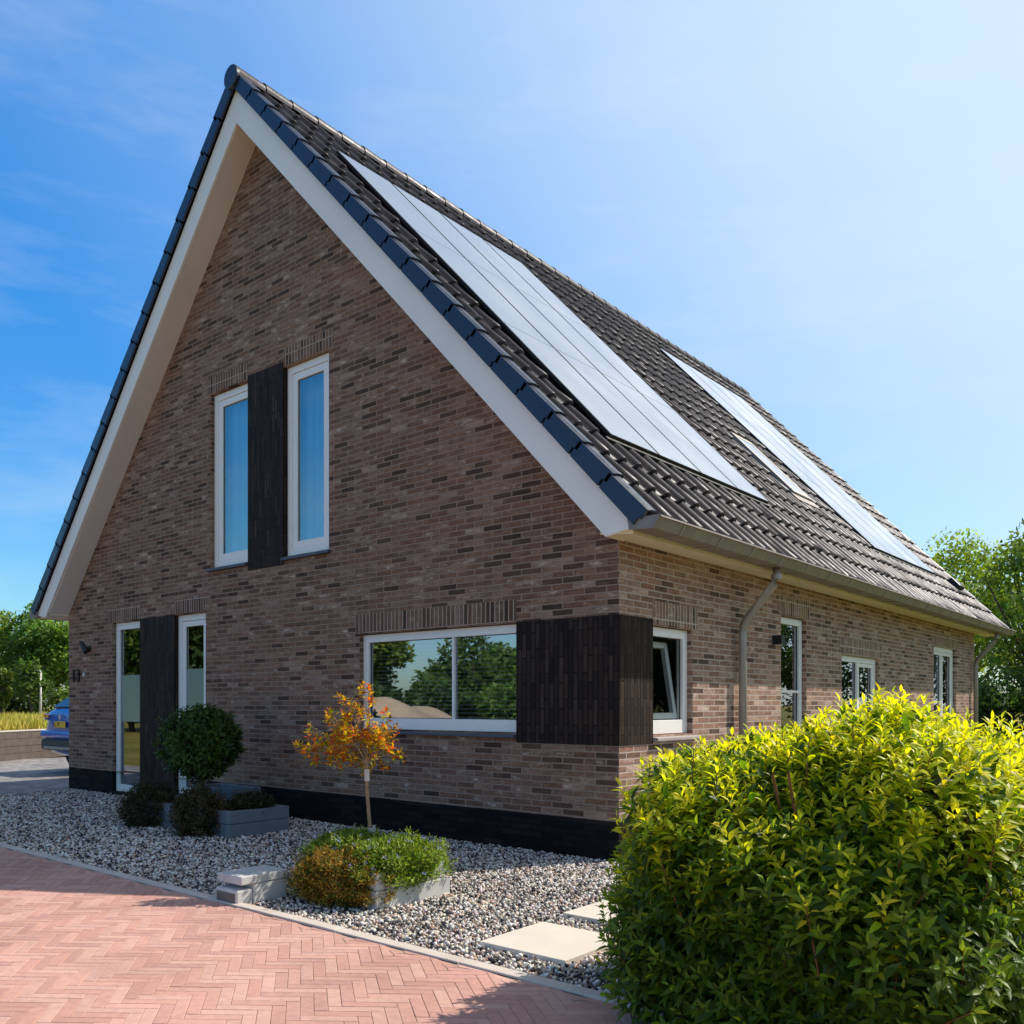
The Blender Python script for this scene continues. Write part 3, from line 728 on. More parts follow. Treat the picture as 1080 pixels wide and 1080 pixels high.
# eaves box and gutters
for sgn in (1,-1):
    X = lambda x: x if sgn > 0 else 2*RX-x
    P('eave_board', MB().prism([(X(.004),-.30,2.79),(X(.33),-.30,2.755),(X(.33),-.30,2.86),(X(.004),-.30,3.1)],(0,14.16,0)), M['eave'])
    prof = [(.32,2.862),(.335,2.782),(.555,2.768),(.602,2.845),(.625,2.850),(.622,2.864),(.592,2.860),(.547,2.783),(.345,2.794),(.332,2.862)]
    gt = P('gutter', MB().prism([(X(a),-.36,b) for a,b in prof],(0,14.42,0)), M['zinc'], label='zinc gutter along the '+('sunny long side' if sgn>0 else 'far left eave'))
    for ye in (-.372,14.06):
        put('end_cap', MB().prism([(X(a),ye,b) for a,b in [(.315,2.866),(.332,2.778),(.557,2.764),(.63,2.868)]],(0,.010,0)), M['zinc'], gt)
    yb = .05
    while yb < 14:
        put('bracket', MB().prism([(X(a),yb,b) for a,b in [(.333,2.779),(.336,2.774),(.559,2.760),(.612,2.846),(.606,2.848),(.555,2.7665),(.336,2.7805)]],(0,.022,0)), M['zinc_pipe'], gt); yb += .68
def downpipe(yp, lab):
    p = [(.45,yp,2.785),(.45,yp,2.66),(.43,yp,2.61),(.12,yp,2.26),(.085,yp,2.20),(.08,yp,2.12),(.08,yp,.0)]
    d = P('downpipe', MB().tube(p,.043,14), M['zinc_pipe'], smooth=True, label=lab)
    put('pipe_clip', MB().lathe((.08,yp,1.93),[(.046,0),(.051,.002),(.051,.03),(.046,.032)],14), M['zinc_pipe'], d)
    put('pipe_clip', MB().lathe((.08,yp,.75),[(.046,0),(.051,.002),(.051,.03),(.046,.032)],14), M['zinc_pipe'], d)
    put('collar', MB().lathe((.45,yp,2.655),[(.045,0),(.054,.003),(.056,.05),(.05,.055)],14), M['zinc_pipe'], d)
downpipe(2.30,'zinc downpipe beside the tilted side window'); downpipe(13.02,'rear zinc downpipe at the far corner')
# solar panels (portrait, 4 columns x 3 rows, two fields)
def pv_panel(yc0, t0, wy, lt, n0=.045):
    o = Vector((RX,0,ZB)); Y = Vector((0,1,0))
    fr = MB(); g=.013
    fr.obox(o,TD,Y,NN,((t0+.002,t0+lt-.002),(yc0+g,yc0+wy-g),(n0,n0+.035)))
    s = P('solar_panel', fr, M['pv_frame'], bevel=.002)
    gl = MB(); e=.012; t1=t0+lt; y1=yc0+wy
    gl.obox(o,TD,Y,NN,((t0+.006,t1-.006),(yc0+e+g,y1-e-g),(n0+.034,n0+.0385)))
    put('cell_glass', gl, M['panel_pv'], s)
    return s
TP0, TP1 = (-4.40+5.288)/CN, (-.43+5.288)/CN
for y0_ in (.43, 8.18):
    for c_ in range(4):
        for r_ in range(3):
            lt = (TP1-TP0)/3; pv_panel(y0_+c_*.9, TP0+r_*lt, .9, lt)
    mb = MB(); o = Vector((RX,0,ZB))
    mb.obox(o,TD,Vector((0,1,0)),NN,((TP1+.002,TP1+.045),(y0_-.05,y0_+3.65),(.0,.05)))
    P('panel_flashing', mb, M['pv_frame'], bevel=.004)
# roof window
o = Vector((RX,0,ZB)); t0,t1 = (-2.08+5.288)/CN,(-1.05+5.288)/CN
mb = MB()
for r in (((t0,t0+.09),(6.4,7.12)),((t1-.09,t1),(6.4,7.12)),((t0+.09,t1-.09),(6.4,6.49)),((t0+.09,t1-.09),(7.03,7.12))):
    mb.obox(o,TD,Vector((0,1,0)),NN,(r[0],r[1],(.02,.085)))
sk = P('roof_window', mb, M['zinc_pipe'], bevel=.005, label='small roof window between the two solar fields')
put('pane', MB().obox(o,TD,Vector((0,1,0)),NN,((t0+.09,t1-.09),(6.49,7.03),(.05,.08))), M['panel_pv'], sk)
put('flashing', MB().obox(o,TD,Vector((0,1,0)),NN,((t1+.003,t1+.16),(6.3,7.22),(.03,.055))), M['zinc'], sk)
t0,t1 = (-.42+5.288)/CN,(-.24+5.288)/CN
mb = MB().obox(o,TD,Vector((0,1,0)),NN,((t0,t1),(12.75,13.15),(.03,.15)))
P('roof_vent', mb, M['black'], bevel=.02, label='small dark roof vent near the far verge')
# lamps, number, bell
l = P('wall_lamp', MB().box(.001,.115,3.245,3.345,2.05,2.155), M['black'], bevel=.004, label='black cube lamp on the side wall')
put('lamp_lens', MB().box(.02,.10,3.26,3.33,2.044,2.049), M['chalk'], l)
l = P('spot_lamp', MB().lathe((-9.86,0,2.24),[(.045,-.001),(.045,-.02)],16,'y').tube([(-9.86,-.02,2.24),(-9.86,-.07,2.24)],.014,8), M['black'], label='small black spot lamp left of the tall window')
put('lamp_head', MB().tube([(-9.92,-.10,2.34),(-9.80,-.075,2.18)],[.035,.048],14), M['black'], l)
def text_obj(name, body, size, mat, parent, M4, ext=.008, label=None):
    cu = bpy.data.curves.new(name,'FONT'); cu.body = body; cu.size = size; cu.extrude = ext; cu.space_character = 1.35 if body == '13' else 1
    tmp = bpy.data.objects.new(name+'_tmp', cu); COL.objects.link(tmp); bpy.context.view_layer.update()
    me = bpy.data.meshes.new_from_object(tmp.evaluated_get(bpy.context.evaluated_depsgraph_get())); bpy.data.objects.remove(tmp); bpy.data.curves.remove(cu)
    me.transform(Matrix.Translation(-off(parent)) @ M4); me.materials.clear(); me.materials.append(mat); me.name = name
    ob = bpy.data.objects.new(name, me); COL.objects.link(ob); ob.parent = parent
    if label: ob['label'] = label
    return ob
RX90 = Matrix.Rotation(PI/2,4,'X')
for ch_,x_ in (('1',-10.455),('3',-10.30)):
    text_obj('house_digit',ch_,.30,M['bronze'],house,Matrix.Translation((x_,-.015,1.72)) @ RX90,.012,'dark bronze digit '+ch_+' of the house number')
P('doorbell', MB().lathe((-10.03,0,1.83),[(.035,-.001),(.035,-.016),(.028,-.02)],16,'y'), M['chalk'], label='small pale bell button by the house number')

# ------------------------------------------------------------------ garden: planters, lantern block, slabs
def block_planter(t, x0,x1,y0,y1,h,wt,mat,extra=0):
    hh = h/2
    for lv in range(2):
        e = extra*(1-lv)
        z0,z1 = -.03 if lv==0 else hh+.003, hh if lv==0 else h
        mb = MB()
        for (a,b,c,d) in ((x1-wt,x1+e*.0,y0,y1+e),(x0,x0+wt,y0,y1),(x0+wt+.003,x1-wt-.003,y0,y0+wt),(x0+wt+.003,x1-wt-.003,y1-wt,y1)): mb.box(a,b,c,d,z0,z1)
        put('block_course', mb, mat, t, bevel=.008)
    put('soil', MB().box(x0+wt+.002,x1-wt-.002,y0+wt+.002,y1-wt-.002,-.02,h-.05), M['soil'], t)
pn = thing('planter','pale concrete block planter holding the small orange tree','planter',(-.66,-2.24,0))
block_planter(pn,-1.06,-.25,-2.57,-1.92,.235,.07,M['concrete'],.06)
pf = thing('planter','grey-blue concrete block planter below the ball-shaped shrub, near the tall windows','planter',(-4.76,-1.05,0))
block_planter(pf,-5.75,-3.76,-1.42,-.68,.265,.085,M['slate'])
pd = thing('planter','low dark planter box against the black plinth behind the ball-shaped shrub','planter',(-5.42,-.39,0))
put('box', MB().box(-5.85,-5.0,-.6,-.52,-.03,.36).box(-5.85,-5.0,-.26,-.18,-.03,.36).box(-5.85,-5.77,-.517,-.263,-.03,.36).box(-5.08,-5.0,-.517,-.263,-.03,.36), M['slate'], pd, bevel=.006)
put('soil', MB().box(-5.765,-5.085,-.515,-.265,-.02,.30), M['soil'], pd)
lb = thing('garden_block','small grey concrete block with a slot under its lid, on the gravel beside the kerb','garden ornament',(-1.20,-2.88,0))
put('base', MB().box(-1.33,-1.06,-2.955,-2.685,-.02,.128), M['concrete'], lb, bevel=.006)
put('drawer', MB().box(-1.33,-1.07,-3.085,-2.957,-.02,.098), M['concrete'], lb, bevel=.012)
put('lid', MB().box(-1.345,-1.055,-3.06,-2.675,.130,.19), M['concrete'], lb, bevel=.008)
put('drawer_front', MB().box(-1.305,-1.09,-3.092,-3.0855,.005,.075), plain('weathered_metal',(.16,.13,.11),.6,noise=.25,nscale=14), lb, bevel=.003)
for (x0,y0,lab) in ((.84,-2.77,'square pale stepping slab nearest the driveway kerb'),(.80,-1.92,'second pale stepping slab, partly behind the big bush'),(.79,-1.08,'third stepping slab, closest to the house wall')):
    tag(put('stepping_slab', MB().box(x0,x0+.6,y0,y0+.59,-.03,.022), M['slab'], bevel=.004), lab, 'paving slab', 'stepping slabs in the gravel')
tag(put('edging_stone', MB().box(1.88,2.10,-2.98,-2.86,-.03,.03), M['slate'], bevel=.01), 'dark grey stone at the foot of the big bush by the kerb', 'stone')

# ------------------------------------------------------------------ the big bush
def big_bush():
    c = np.array([2.77,-2.47,.55]); r = np.array([.92,.92,.73])
    t = thing('bush','large leafy green bush with lime-coloured shoots in front of the house corner','bush',(2.70,-2.52,0))
    def surf(n, zmin=-.8):
        d = rdir(int(n*1.6)); d = d[d[:,2] > zmin][:n]
        p = 2.6; k = (np.abs(d)**p).sum(1)**(-1/p); pos = d*k[:,None]
        nn = nrm(np.sign(d)*np.abs(pos)**(p-1)/r); return pos, nn
    def droop_left(q):
        q = q.copy(); s_ = np.clip(-(q[:,0]-c[0])*.771-(q[:,1]-c[1])*.637,0,1.2)/1.0; hi_ = q[:,2] > .3; q[:,2] = np.where(hi_, .3+(q[:,2]-.3)*(1-.10*s_**1.5), q[:,2]); return q
    lump = lambda q: 1+.10*np.sin(q[:,0]*5.3+1)*np.sin(q[:,1]*4.7+2)+.08*np.sin(q[:,2]*6.1+q[:,0]*4.1)-.03
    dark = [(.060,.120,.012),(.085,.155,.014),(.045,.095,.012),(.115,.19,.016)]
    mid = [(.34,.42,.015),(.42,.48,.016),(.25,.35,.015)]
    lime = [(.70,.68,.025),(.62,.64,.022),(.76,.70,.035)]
    out=[]
    pos,nn = surf(3700)
    lm = lump(pos)[:,None]; up = np.clip(nn[:,2],0,1)
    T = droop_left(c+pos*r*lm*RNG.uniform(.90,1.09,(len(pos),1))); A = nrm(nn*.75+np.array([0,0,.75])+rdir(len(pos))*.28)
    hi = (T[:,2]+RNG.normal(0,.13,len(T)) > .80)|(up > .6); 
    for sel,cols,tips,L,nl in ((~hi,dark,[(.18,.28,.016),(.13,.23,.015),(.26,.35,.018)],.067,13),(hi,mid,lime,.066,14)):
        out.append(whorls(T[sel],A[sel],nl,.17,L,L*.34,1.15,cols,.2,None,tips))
    # tall sprigs breaking the outline
    n = 110; pos,nn = surf(600,.62); pos=pos[:n]; nn=nn[:n]
    T2 = c+pos*r*lump(pos)[:,None]+np.stack([RNG.normal(0,.04,n),RNG.normal(0,.04,n),RNG.uniform(-.03,.07,n)],1); T2 = droop_left(T2); A2 = nrm(np.array([0,0,1])+rdir(n)*.22+nn*.25)
    out.append(whorls(T2,A2,17,.22,.070,.024,1.2,mid+lime,.15,None,lime))
    # inner leaves fill the body
    n = 15000; d = rdir(n); p=2.7; k=(np.abs(d)**p).sum(1)**(-1/p); pos=d*k[:,None]*RNG.uniform(.55,.98,(n,1))**.6
    q = droop_left(c+pos*r*lump(pos)[:,None]); q[:,2] = np.maximum(q[:,2],.02)
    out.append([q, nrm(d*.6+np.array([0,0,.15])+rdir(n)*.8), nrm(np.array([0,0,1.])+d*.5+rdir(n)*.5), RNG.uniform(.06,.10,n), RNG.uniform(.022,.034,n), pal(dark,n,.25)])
    a = [np.concatenate([o[i] for o in out]) for i in range(6)]
    keep = a[0][:,2] > .01; a=[q[keep] for q in a]
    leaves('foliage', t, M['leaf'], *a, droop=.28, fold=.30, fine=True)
    mb = MB()
    for i in range(len(T2)):
        e = T2[i]; b = e-A2[i]*.42; mb.tube([b,(b+e)/2+rdir(1)[0]*.006,e],[.005,.0042,.002],5,False)
    sel = RNG.choice(len(T),420,False)
    for i in sel:
        e=T[i]; b=e-A[i]*.34; mb.tube([b,e],[.0045,.002],4,False)
    for k in range(26):
        an=RNG.uniform(0,2*PI); e=c+np.array([math.cos(an)*.7,math.sin(an)*.7,RNG.uniform(.1,.55)]); mb.tube([(c[0]+math.cos(an)*.12,c[1]+math.sin(an)*.12,-.02),(c[0]+math.cos(an)*.35,c[1]+math.sin(an)*.35,.35),e],[.018,.012,.006],6,False)
    put('branches', mb, M['stem'], t, smooth=True)
big_bush()
# bright low plant at the right edge, behind the bush
def low_plant(x,y,h,n,label):
    t = thing('low_plant',label,'plant',(x,y,0))
    a = RNG.uniform(0,2*PI,n); rr = RNG.uniform(.02,.16,n)
    T = np.stack([x+np.cos(a)*rr*1.2,y+np.sin(a)*rr*1.2,RNG.uniform(.35,1,n)*h],1); A = np.stack([np.cos(a)*rr*2,np.sin(a)*rr*2,np.ones(n)],1)
    w_ = whorls(T,A,9,.14,.075,.016,1.0,[(.15,.20,.02),(.22,.26,.03)],.15)
    leaves('foliage', t, M['leaf'], *w_, fine=True)
    mb = MB()
    for i in range(n): mb.tube([(x+math.cos(a[i])*.02,y+math.sin(a[i])*.02,-.02),tuple(T[i])],[.004,.002],4,False)
    put('stems', mb, M['stem'], t)
low_plant(3.22,-1.50,.38,26,'low lime-green plant at the right foot of the big bush')
low_plant(3.42,-1.35,.45,22,'taller lime-green plant behind the right side of the big bush')

# ------------------------------------------------------------------ ball shrub
def ball_shrub():
    x,y,z,r = -4.93,-1.02,.93,.41
    t = thing('ball_shrub','dark green ball-shaped shrub on a short stem in the grey-blue planter','shrub',(x,y,.2))
    n=560; d=rdir(n); T=np.array([x,y,z])+d*(r*np.array([1.0,1.0,.95]))*(1+RNG.normal(0,.055,(n,1)))*(1+.10*np.sin(d[:,:1]*7+d[:,2:]*5)+.07*np.sin(d[:,1:2]*9+2)); A=nrm(d*.8+np.array([0,0,.35])+rdir(n)*.35)
    cols=[(.045,.092,.012),(.062,.120,.014),(.034,.072,.012),(.090,.155,.02)]
    w_=whorls(T,A,9,.11,.075,.030,1.15,cols,.25,None,[(.05,.10,.02),(.038,.08,.018)])
    m=2600; d2=rdir(m); q=np.array([x,y,z])+d2*r*RNG.uniform(.4,.95,(m,1))
    w2=[q,nrm(d2+rdir(m)*.8),nrm(d2+rdir(m)*.6),RNG.uniform(.05,.08,m),RNG.uniform(.022,.03,m),pal(cols,m,.25)]
    leaves('foliage',t,M['leaf_dark'],*[np.concatenate([a,b]) for a,b in zip(w_,w2)],fine=True)
    mb=MB().tube([(x,y,.18),(x+.01,y,.4),(x,y,.62),(x,y,.9)],[.035,.03,.03,.02],9)
    for k in range(8):
        an=k*PI/4; mb.tube([(x,y,.58),(x+.24*math.cos(an),y+.24*math.sin(an),.9+.05*(k%3))],[.018,.006],6,False)
    put('trunk',mb,M['bark'],t,smooth=True)
ball_shrub()
# mounded shrubs spilling over the planters
def mound(name,label,c,r,n,cols,w=None,L=.03,flower=None,cat='shrub',mat='leaf_cover',zmin=.0,parts=None,nl=7,dens_in=.5):
    t=thing(name,label,cat,(c[0],c[1],max(0,c[2]-r[2])))
    c=np.array(c);r=np.array(r); d=rdir(n*2); d=d[d[:,2]>-.75][:n]; k=len(d)
    T=c+d*r*(1+.16*np.sin(d[:,:1]*6+c[0]*3)*np.cos(d[:,1:2]*7+1)+.10*np.sin(d[:,2:]*9+d[:,:1]*5))*(1+RNG.normal(0,.09,(k,1))); A=nrm(d*.7+np.array([0,0,.7])+rdir(k)*.4)
    ok=T[:,2]>zmin; T,A,d=T[ok],A[ok],d[ok]
    w_=whorls(T,A,nl,L*2.2,L,L*.42,1.0,cols,.25,w)
    m=int(n*nl*dens_in); d2=rdir(m); q=c+d2*r*RNG.uniform(.5,.97,(m,1)); ok=q[:,2]>zmin; q=q[ok]; d2=d2[ok]; m=len(q)
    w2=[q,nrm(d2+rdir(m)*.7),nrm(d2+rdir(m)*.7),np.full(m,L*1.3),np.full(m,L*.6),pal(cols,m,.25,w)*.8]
    sets=[w_,w2]
    if flower:
        f=RNG.choice(len(T),flower[0],False); sets.append(whorls(T[f]+A[f]*.02,A[f],5,.004,.014,.010,1.3,flower[1],.12))
    leaves('foliage',t,M[mat],*[np.concatenate(q) for q in zip(*sets)],droop=.1)
    mb=MB()
    for i in range(14):
        an=i*.9; mb.tube([(c[0],c[1],max(.0,c[2]-r[2]*.8)),(c[0]+r[0]*.6*math.cos(an),c[1]+r[1]*.6*math.sin(an),c[2]+r[2]*.3)],[.006,.002],4,False)
    put('stems',mb,M['stem'],t)
    return t
HE=[(.075,.062,.025),(.050,.058,.02),(.12,.085,.035),(.035,.045,.018)]
mound('heather_shrub','dark rounded shrub spilling over the front edge of the grey-blue planter, left one',(-5.36,-1.40,.19),(.33,.30,.29),1000,HE)
mound('heather_shrub','dark bronze rounded shrub hanging over the front of the grey-blue planter, right one',(-4.25,-1.46,.20),(.33,.26,.29),1000,[(.11,.07,.025),(.055,.058,.02),(.16,.095,.03),(.04,.045,.018)])
mound('heather_shrub','low bronze shrub growing inside the right end of the grey-blue planter',(-3.98,-1.02,.29),(.20,.26,.13),520,[(.075,.050,.020),(.040,.040,.016),(.05,.055,.016)])
mound('hedge_plant','bronze-orange small-leaved shrub spilling over the front left of the pale planter',(-.66,-2.53,.155),(.41,.25,.20),2300,[(.44,.20,.022),(.30,.17,.02),(.17,.19,.022),(.52,.32,.03),(.12,.13,.02)],[.26,.22,.24,.16,.12],L=.024)
mound('flowering_plant','bright green plant with tiny lilac flowers in the right half of the pale planter',(-.42,-2.24,.25),(.25,.38,.17),1700,[(.24,.33,.03),(.30,.38,.035),(.17,.26,.025)],L=.03,flower=(90,[(.42,.38,.72),(.34,.32,.62)]))
mound('flowering_plant','green plant with tiny lilac flowers on top of the pale planter, around the tree stem',(-.80,-2.30,.32),(.30,.28,.12),1300,[(.24,.33,.03),(.30,.38,.035),(.14,.22,.025)],L=.03,flower=(90,[(.36,.34,.68),(.42,.40,.72)]))

# ------------------------------------------------------------------ small orange standard tree
def standard_tree():
    x,y=-.75,-2.20
    t=thing('ornamental_tree','small standard tree with orange-red and yellow leaves in the pale planter','tree',(x,y,.18))
    put('trunk',MB().tube([(x+.03,y,.17),(x+.02,y,.45),(x-.012,y,.72),(x-.02,y,.92),(x-.01,y,1.1)],[.014,.013,.013,.014,.010],9),M['thinbark'],t,smooth=True)
    put('stake',MB().tube([(x+.055,y+.02,.15),(x+.04,y+.018,.48)],.011,8),plain('grey_stake',(.4,.39,.37),.8,noise=.2,nscale=30),t)
    put('stem_guard',MB().tube([(x+.032,y-.001,.33),(x+.028,y-.001,.46)],.022,10),plain('pale_guard',(.55,.5,.45),.7,noise=.15,nscale=30),t)
    put('tie',MB().tube([(x-.012,y,.80),(x-.016,y,.885)],.019,10),plain('pale_tie',(.62,.56,.48),.7,noise=.15,nscale=30),t)
    ends=[(-.30,.0,.30),(-.20,.10,.20),(-.27,-.08,.10),(-.13,-.06,.38),(-.10,.05,.52),(.02,-.05,.50),(.06,.06,.60),(.14,-.04,.38),(.24,.05,.22),(.27,-.06,.30),(.18,.08,.12),(-.06,-.12,.16),(.05,-.12,.22),(.06,.12,.30),(-.17,.02,.06),(.30,.02,.10),(-.02,.0,.30),(-.22,.06,.36),(.10,.02,.20),(-.36,-.02,.16),(.02,.05,.08)]
    mb=MB(); T=[];A=[]
    o=np.array([x-.015,y,.93])
    for e in ends:
        e=np.array(e); e=np.array([e[0]*1.08*.771-.075,e[0]*1.08*.637+e[1]*1.1-.06,e[2]*.92]); p=o+e; m_=o+e*np.array([.45,.45,.55])
        mb.tube([tuple(o),tuple(m_),tuple(p)],[.008,.005,.0025],6,False)
        T.append(p);A.append(e*.6+np.array([0,0,.5]))
        for k in range(6):
            q=m_+(p-m_)*RNG.uniform(.1,1)+RNG.normal(0,.06,3); mb.tube([tuple(m_+(p-m_)*RNG.uniform(0,.6)),tuple(q)],[.003,.0015],4,False)
            T.append(q);A.append((q-o)*.6+np.array([0,0,.25])+RNG.normal(0,.2,3))
    put('branches',mb,M['thinbark'],t,smooth=True)
    T=np.array(T);A=np.array(A)
    cols=[(.62,.38,.02),(.58,.46,.02),(.62,.24,.02),(.30,.36,.02),(.55,.09,.03)]
    a=whorls(T,A,10,.065,.047,.020,1.2,cols,.22,[.20,.28,.12,.27,.13],[(.66,.24,.03),(.55,.09,.035),(.68,.42,.02),(.64,.46,.02)])
    leaves('crown',t,M['leaf_warm'],*a,droop=.12,fold=.35,fine=True)
standard_tree()

# ------------------------------------------------------------------ trees of the surroundings
def tree(name,label,loc,h,rw,seed,cols,n=7000,L=.24,trunk_h=.3,group=None,cat='tree',light=1.0,lean=0,ncl=46,rows=1):
    global RNG
    keep=RNG; RNG=np.random.default_rng(seed)
    x,y,z0=loc; t=thing(name,label,cat,loc,group)
    cz=z0+h*(trunk_h+(1-trunk_h)*.5); rz=h*(1-trunk_h)*.5
    d=rdir(ncl); rr=RNG.uniform(.35,1,(ncl,1))**.6; shape=1-.35*np.clip(d[:,2:]*rr,0,1)**1.5
    cc=np.array([x,y,cz])+d*rr*np.array([rw,rw,rz])*np.concatenate([shape,shape,np.ones_like(shape)],1)*.86
    cs=RNG.uniform(.55,1.15,ncl)*rw*.32; cl=RNG.choice(ncl,n,p=(cs**2)/(cs**2).sum())
    dd=rdir(n); q=cc[cl]+dd*(cs[cl][:,None])*RNG.uniform(.2,1,(n,1))**.5*np.array([1.15,1.15,.8])
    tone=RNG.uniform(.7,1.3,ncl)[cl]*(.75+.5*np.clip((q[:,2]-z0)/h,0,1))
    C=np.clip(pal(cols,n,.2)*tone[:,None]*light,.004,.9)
    V,F,S_,CC=leaf_arrays(q,nrm(dd*.6+rdir(n)),nrm(dd+np.array([0,0,.6])+rdir(n)*.5),RNG.uniform(.7,1.3,n)*L,RNG.uniform(.7,1.2,n)*L*.6,C,droop=.1)
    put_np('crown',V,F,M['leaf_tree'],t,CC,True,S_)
    mb=MB(); tr=h*.017+.02; top=(x+lean,y,cz+rz*.35)
    mb.tube([(x,y,z0-.1),(x+lean*.3,y+.05,z0+h*trunk_h*.6),(x+lean*.6,y-.05,cz-rz*.4),top],[tr*1.3,tr,tr*.75,tr*.25],8,False)
    for i in RNG.choice(ncl,min(ncl,22),False):
        e=cc[i]; b=np.array([x+lean*.5,y,z0+h*trunk_h+RNG.uniform(0,.35)*(e[2]-z0-h*trunk_h)]); m_=(b+e)/2+np.array([0,0,-.05*h*.3])
        mb.tube([tuple(b),tuple(m_),tuple(e)],[tr*.5,tr*.3,tr*.1],5,False)
    put('trunk',mb,M['bark'],t,smooth=True)
    RNG=keep; return t
G1=[(.075,.135,.022),(.095,.16,.024),(.055,.105,.02)]
G2=[(.13,.19,.025),(.16,.215,.03),(.10,.155,.025)]
G2b=[(.19,.25,.025),(.22,.27,.03),(.13,.19,.025)]
G3=[(.045,.085,.022),(.06,.105,.026),(.035,.07,.02)]
GL='trees in the row beyond the meadow on the left'
FZ=.62   # level of the meadow behind the timber wall
left=[(-54.0,9.5,7.0,3.0,G2),(-50.5,11.5,7.6,3.0,G1),(-47.5,13.0,6.8,2.6,G2),(-45.5,13.8,7.4,2.5,G1),(-44.2,15.2,7.0,2.4,G2),(-46,17.5,6.5,2.8,G3),(-50,20.5,7,3,G1),(-49.5,6.5,6.2,2.8,G3)]
llab=['dark broad tree at the far left edge beyond the meadow','broad tree left of the lamp post in the row beyond the meadow','yellow-green tree left of the lamp post in the row beyond the meadow','tall mid-green tree directly behind the thin white lamp post','bright tree right of the lamp post, beside the house edge','dark tree hidden behind the left corner of the house','wide tree behind the left corner of the house','low dark tree beyond the far left picture edge']
for i,(x,y,h,rw,cols) in enumerate(left): tree('tree',llab[i],(x,y,FZ),h*.86,rw*.92,100+i,cols,5600,.26,.16,GL,light=1.7)
UL='saplings and bushes at the edge of the meadow'
for i,(x,y,h,rw,cols,lab) in enumerate([(-36.5,8.6,2.6,.55,G2,'slim yellow-green sapling left of the lamp post'),(-35.5,9.4,2.9,.75,G1,'slender sapling just left of the lamp post'),(-36.0,11.2,1.5,.75,G2,'low bright bush right of the lamp post above the car'),(-38,6.6,1.4,1.2,G3,'low dark bush at the left picture edge'),(-41,11.5,1.9,1.5,G3,'dark undergrowth bush between the saplings'),(-40,8.6,1.8,1.5,G3,'dark undergrowth bush left of the saplings'),(-40.5,14.3,1.9,1.6,G3,'dark undergrowth bush behind the car roof')]):
    tree('sapling' if rw<.8 else 'bush',lab,(x,y,FZ),h,rw,200+i,cols,1500 if rw<1 else 2600,.17 if rw<1 else .2,.2 if rw<.8 else .03,UL,cat='tree' if rw<.8 else 'bush')
right=[(-3.9,30.0,8.3,2.5,G2b,'yellow-green tree beside the far end of the roof'),(-.9,27.0,7.9,2.3,G2,'tree at the right picture edge, taller than the rear eave'),(-6.6,36,8.6,2.8,G2b,'darker tree behind the end of the roof'),(-4.2,45,8,3.6,G3,'dark tree further back between the two right-hand trees'),(1.6,30,8,3.0,G1,'tree beyond the right picture edge')]
for i,(x,y,h,rw,cols,lab) in enumerate(right): tree('tree',lab,(x,y,0),h,rw,300+i,cols,5600,.19,.20,'trees behind the house on the right',ncl=60,light=1.35)
for i,(x,y,h,rw,lab) in enumerate([(-3.6,25.4,2.6,1.5,'dark hedge shrub at the far right, nearest the house'),(-1.6,24.4,2.5,1.5,'dark hedge shrub at the right picture edge'),(.6,24.0,2.6,1.6,'dark hedge shrub beyond the right picture edge'),(-5.6,27.5,2.4,1.5,'dark hedge shrub behind the rear downpipe')]):
    tree('hedge_shrub',lab,(x,y,0),h,rw,400+i,G1 if i%2 else G3,5200,.16,.02,'hedge shrubs behind the house on the right',cat='shrub',ncl=40)
# lawn right of the house
lw=MB().poly([(.9,2.5,-.02),(12,2.5,-.02),(12,40,-.02),(-9,40,-.02),(-9,14.3,-.02),(.9,14.3,-.02)])
def lawn_mat():
    m,nt,out=new_mat('lawn'); N=NT(nt); c=N.obj()
    p=N.n('ShaderNodeBsdfPrincipled',Roughness=.9); p.inputs['Specular IOR Level'].default_value=.1
    N.l(N.mix(1.0,N.ramp(N.noise(c,1.2,6,.7),[(.3,(.14,.17,.025)),(.7,(.24,.25,.05))]),N.ramp(N.noise(c,30,4,.7),[(.3,.6),(.7,1.3)]),'MULTIPLY'),p.inputs['Base Color']); N.l(N.bump(N.noise(c,40,4,.7),1,.05),p.inputs['Normal']); N.l(p.outputs[0],out.inputs[0]); return m
struct(put('lawn',lw,lawn_mat()))
# trees across the road, behind the camera: seen in the window reflections
refl=[(-42.2,-33.6,11,3.1,G2,'tall tree across the road, left one in the wide window reflection'),(-36.6,-38.6,6.6,3.7,G1,'dark rounded tree across the road, right of the gap in the wide window reflection'),(-33.0,-42.5,6.6,3.4,G2,'mid-green tree across the road at the right of the wide window reflection'),(-47,-33,11,4.6,G3,'dark tree across the road beside the tall left one'),(-40,-16,9,4.0,G1,'broad tree across the road reflected in the left tall window'),(-37.5,-19.5,9,4.0,G3,'dark tree across the road reflected in the right tall window'),(-46,-24,10,5,G3,'wide dark tree across the road'),(-40,-24,8,4,G1,'round tree across the road beside the meadow verge'),(-27,-46,10,4.5,G3,'dark tree across the road behind the camera'),(-55,-38,8,5,G3,'back-row tree across the road'),(-44,-9,8,4,G2,'yellow-green tree across the road far to the left'),
(-34.5,-33,2.6,2.6,G3,'low green thicket behind the sand heap'),(-30.5,-35.5,2.4,2.6,G1,'low green thicket right of the sand heap'),(-38.5,-30,2.6,2.4,G3,'low green thicket left of the sand heap')]
for i,(x,y,h,rw,cols,lab) in enumerate(refl): tree('tree' if h>4 else 'bush',lab,(x,y,0),h,rw,500+i,cols,7500,.42,.06,'trees across the road, seen as reflections in the windows' if h>4 else 'thickets round the sand heap',ncl=54,light=1.5,cat='tree' if h>4 else 'bush')
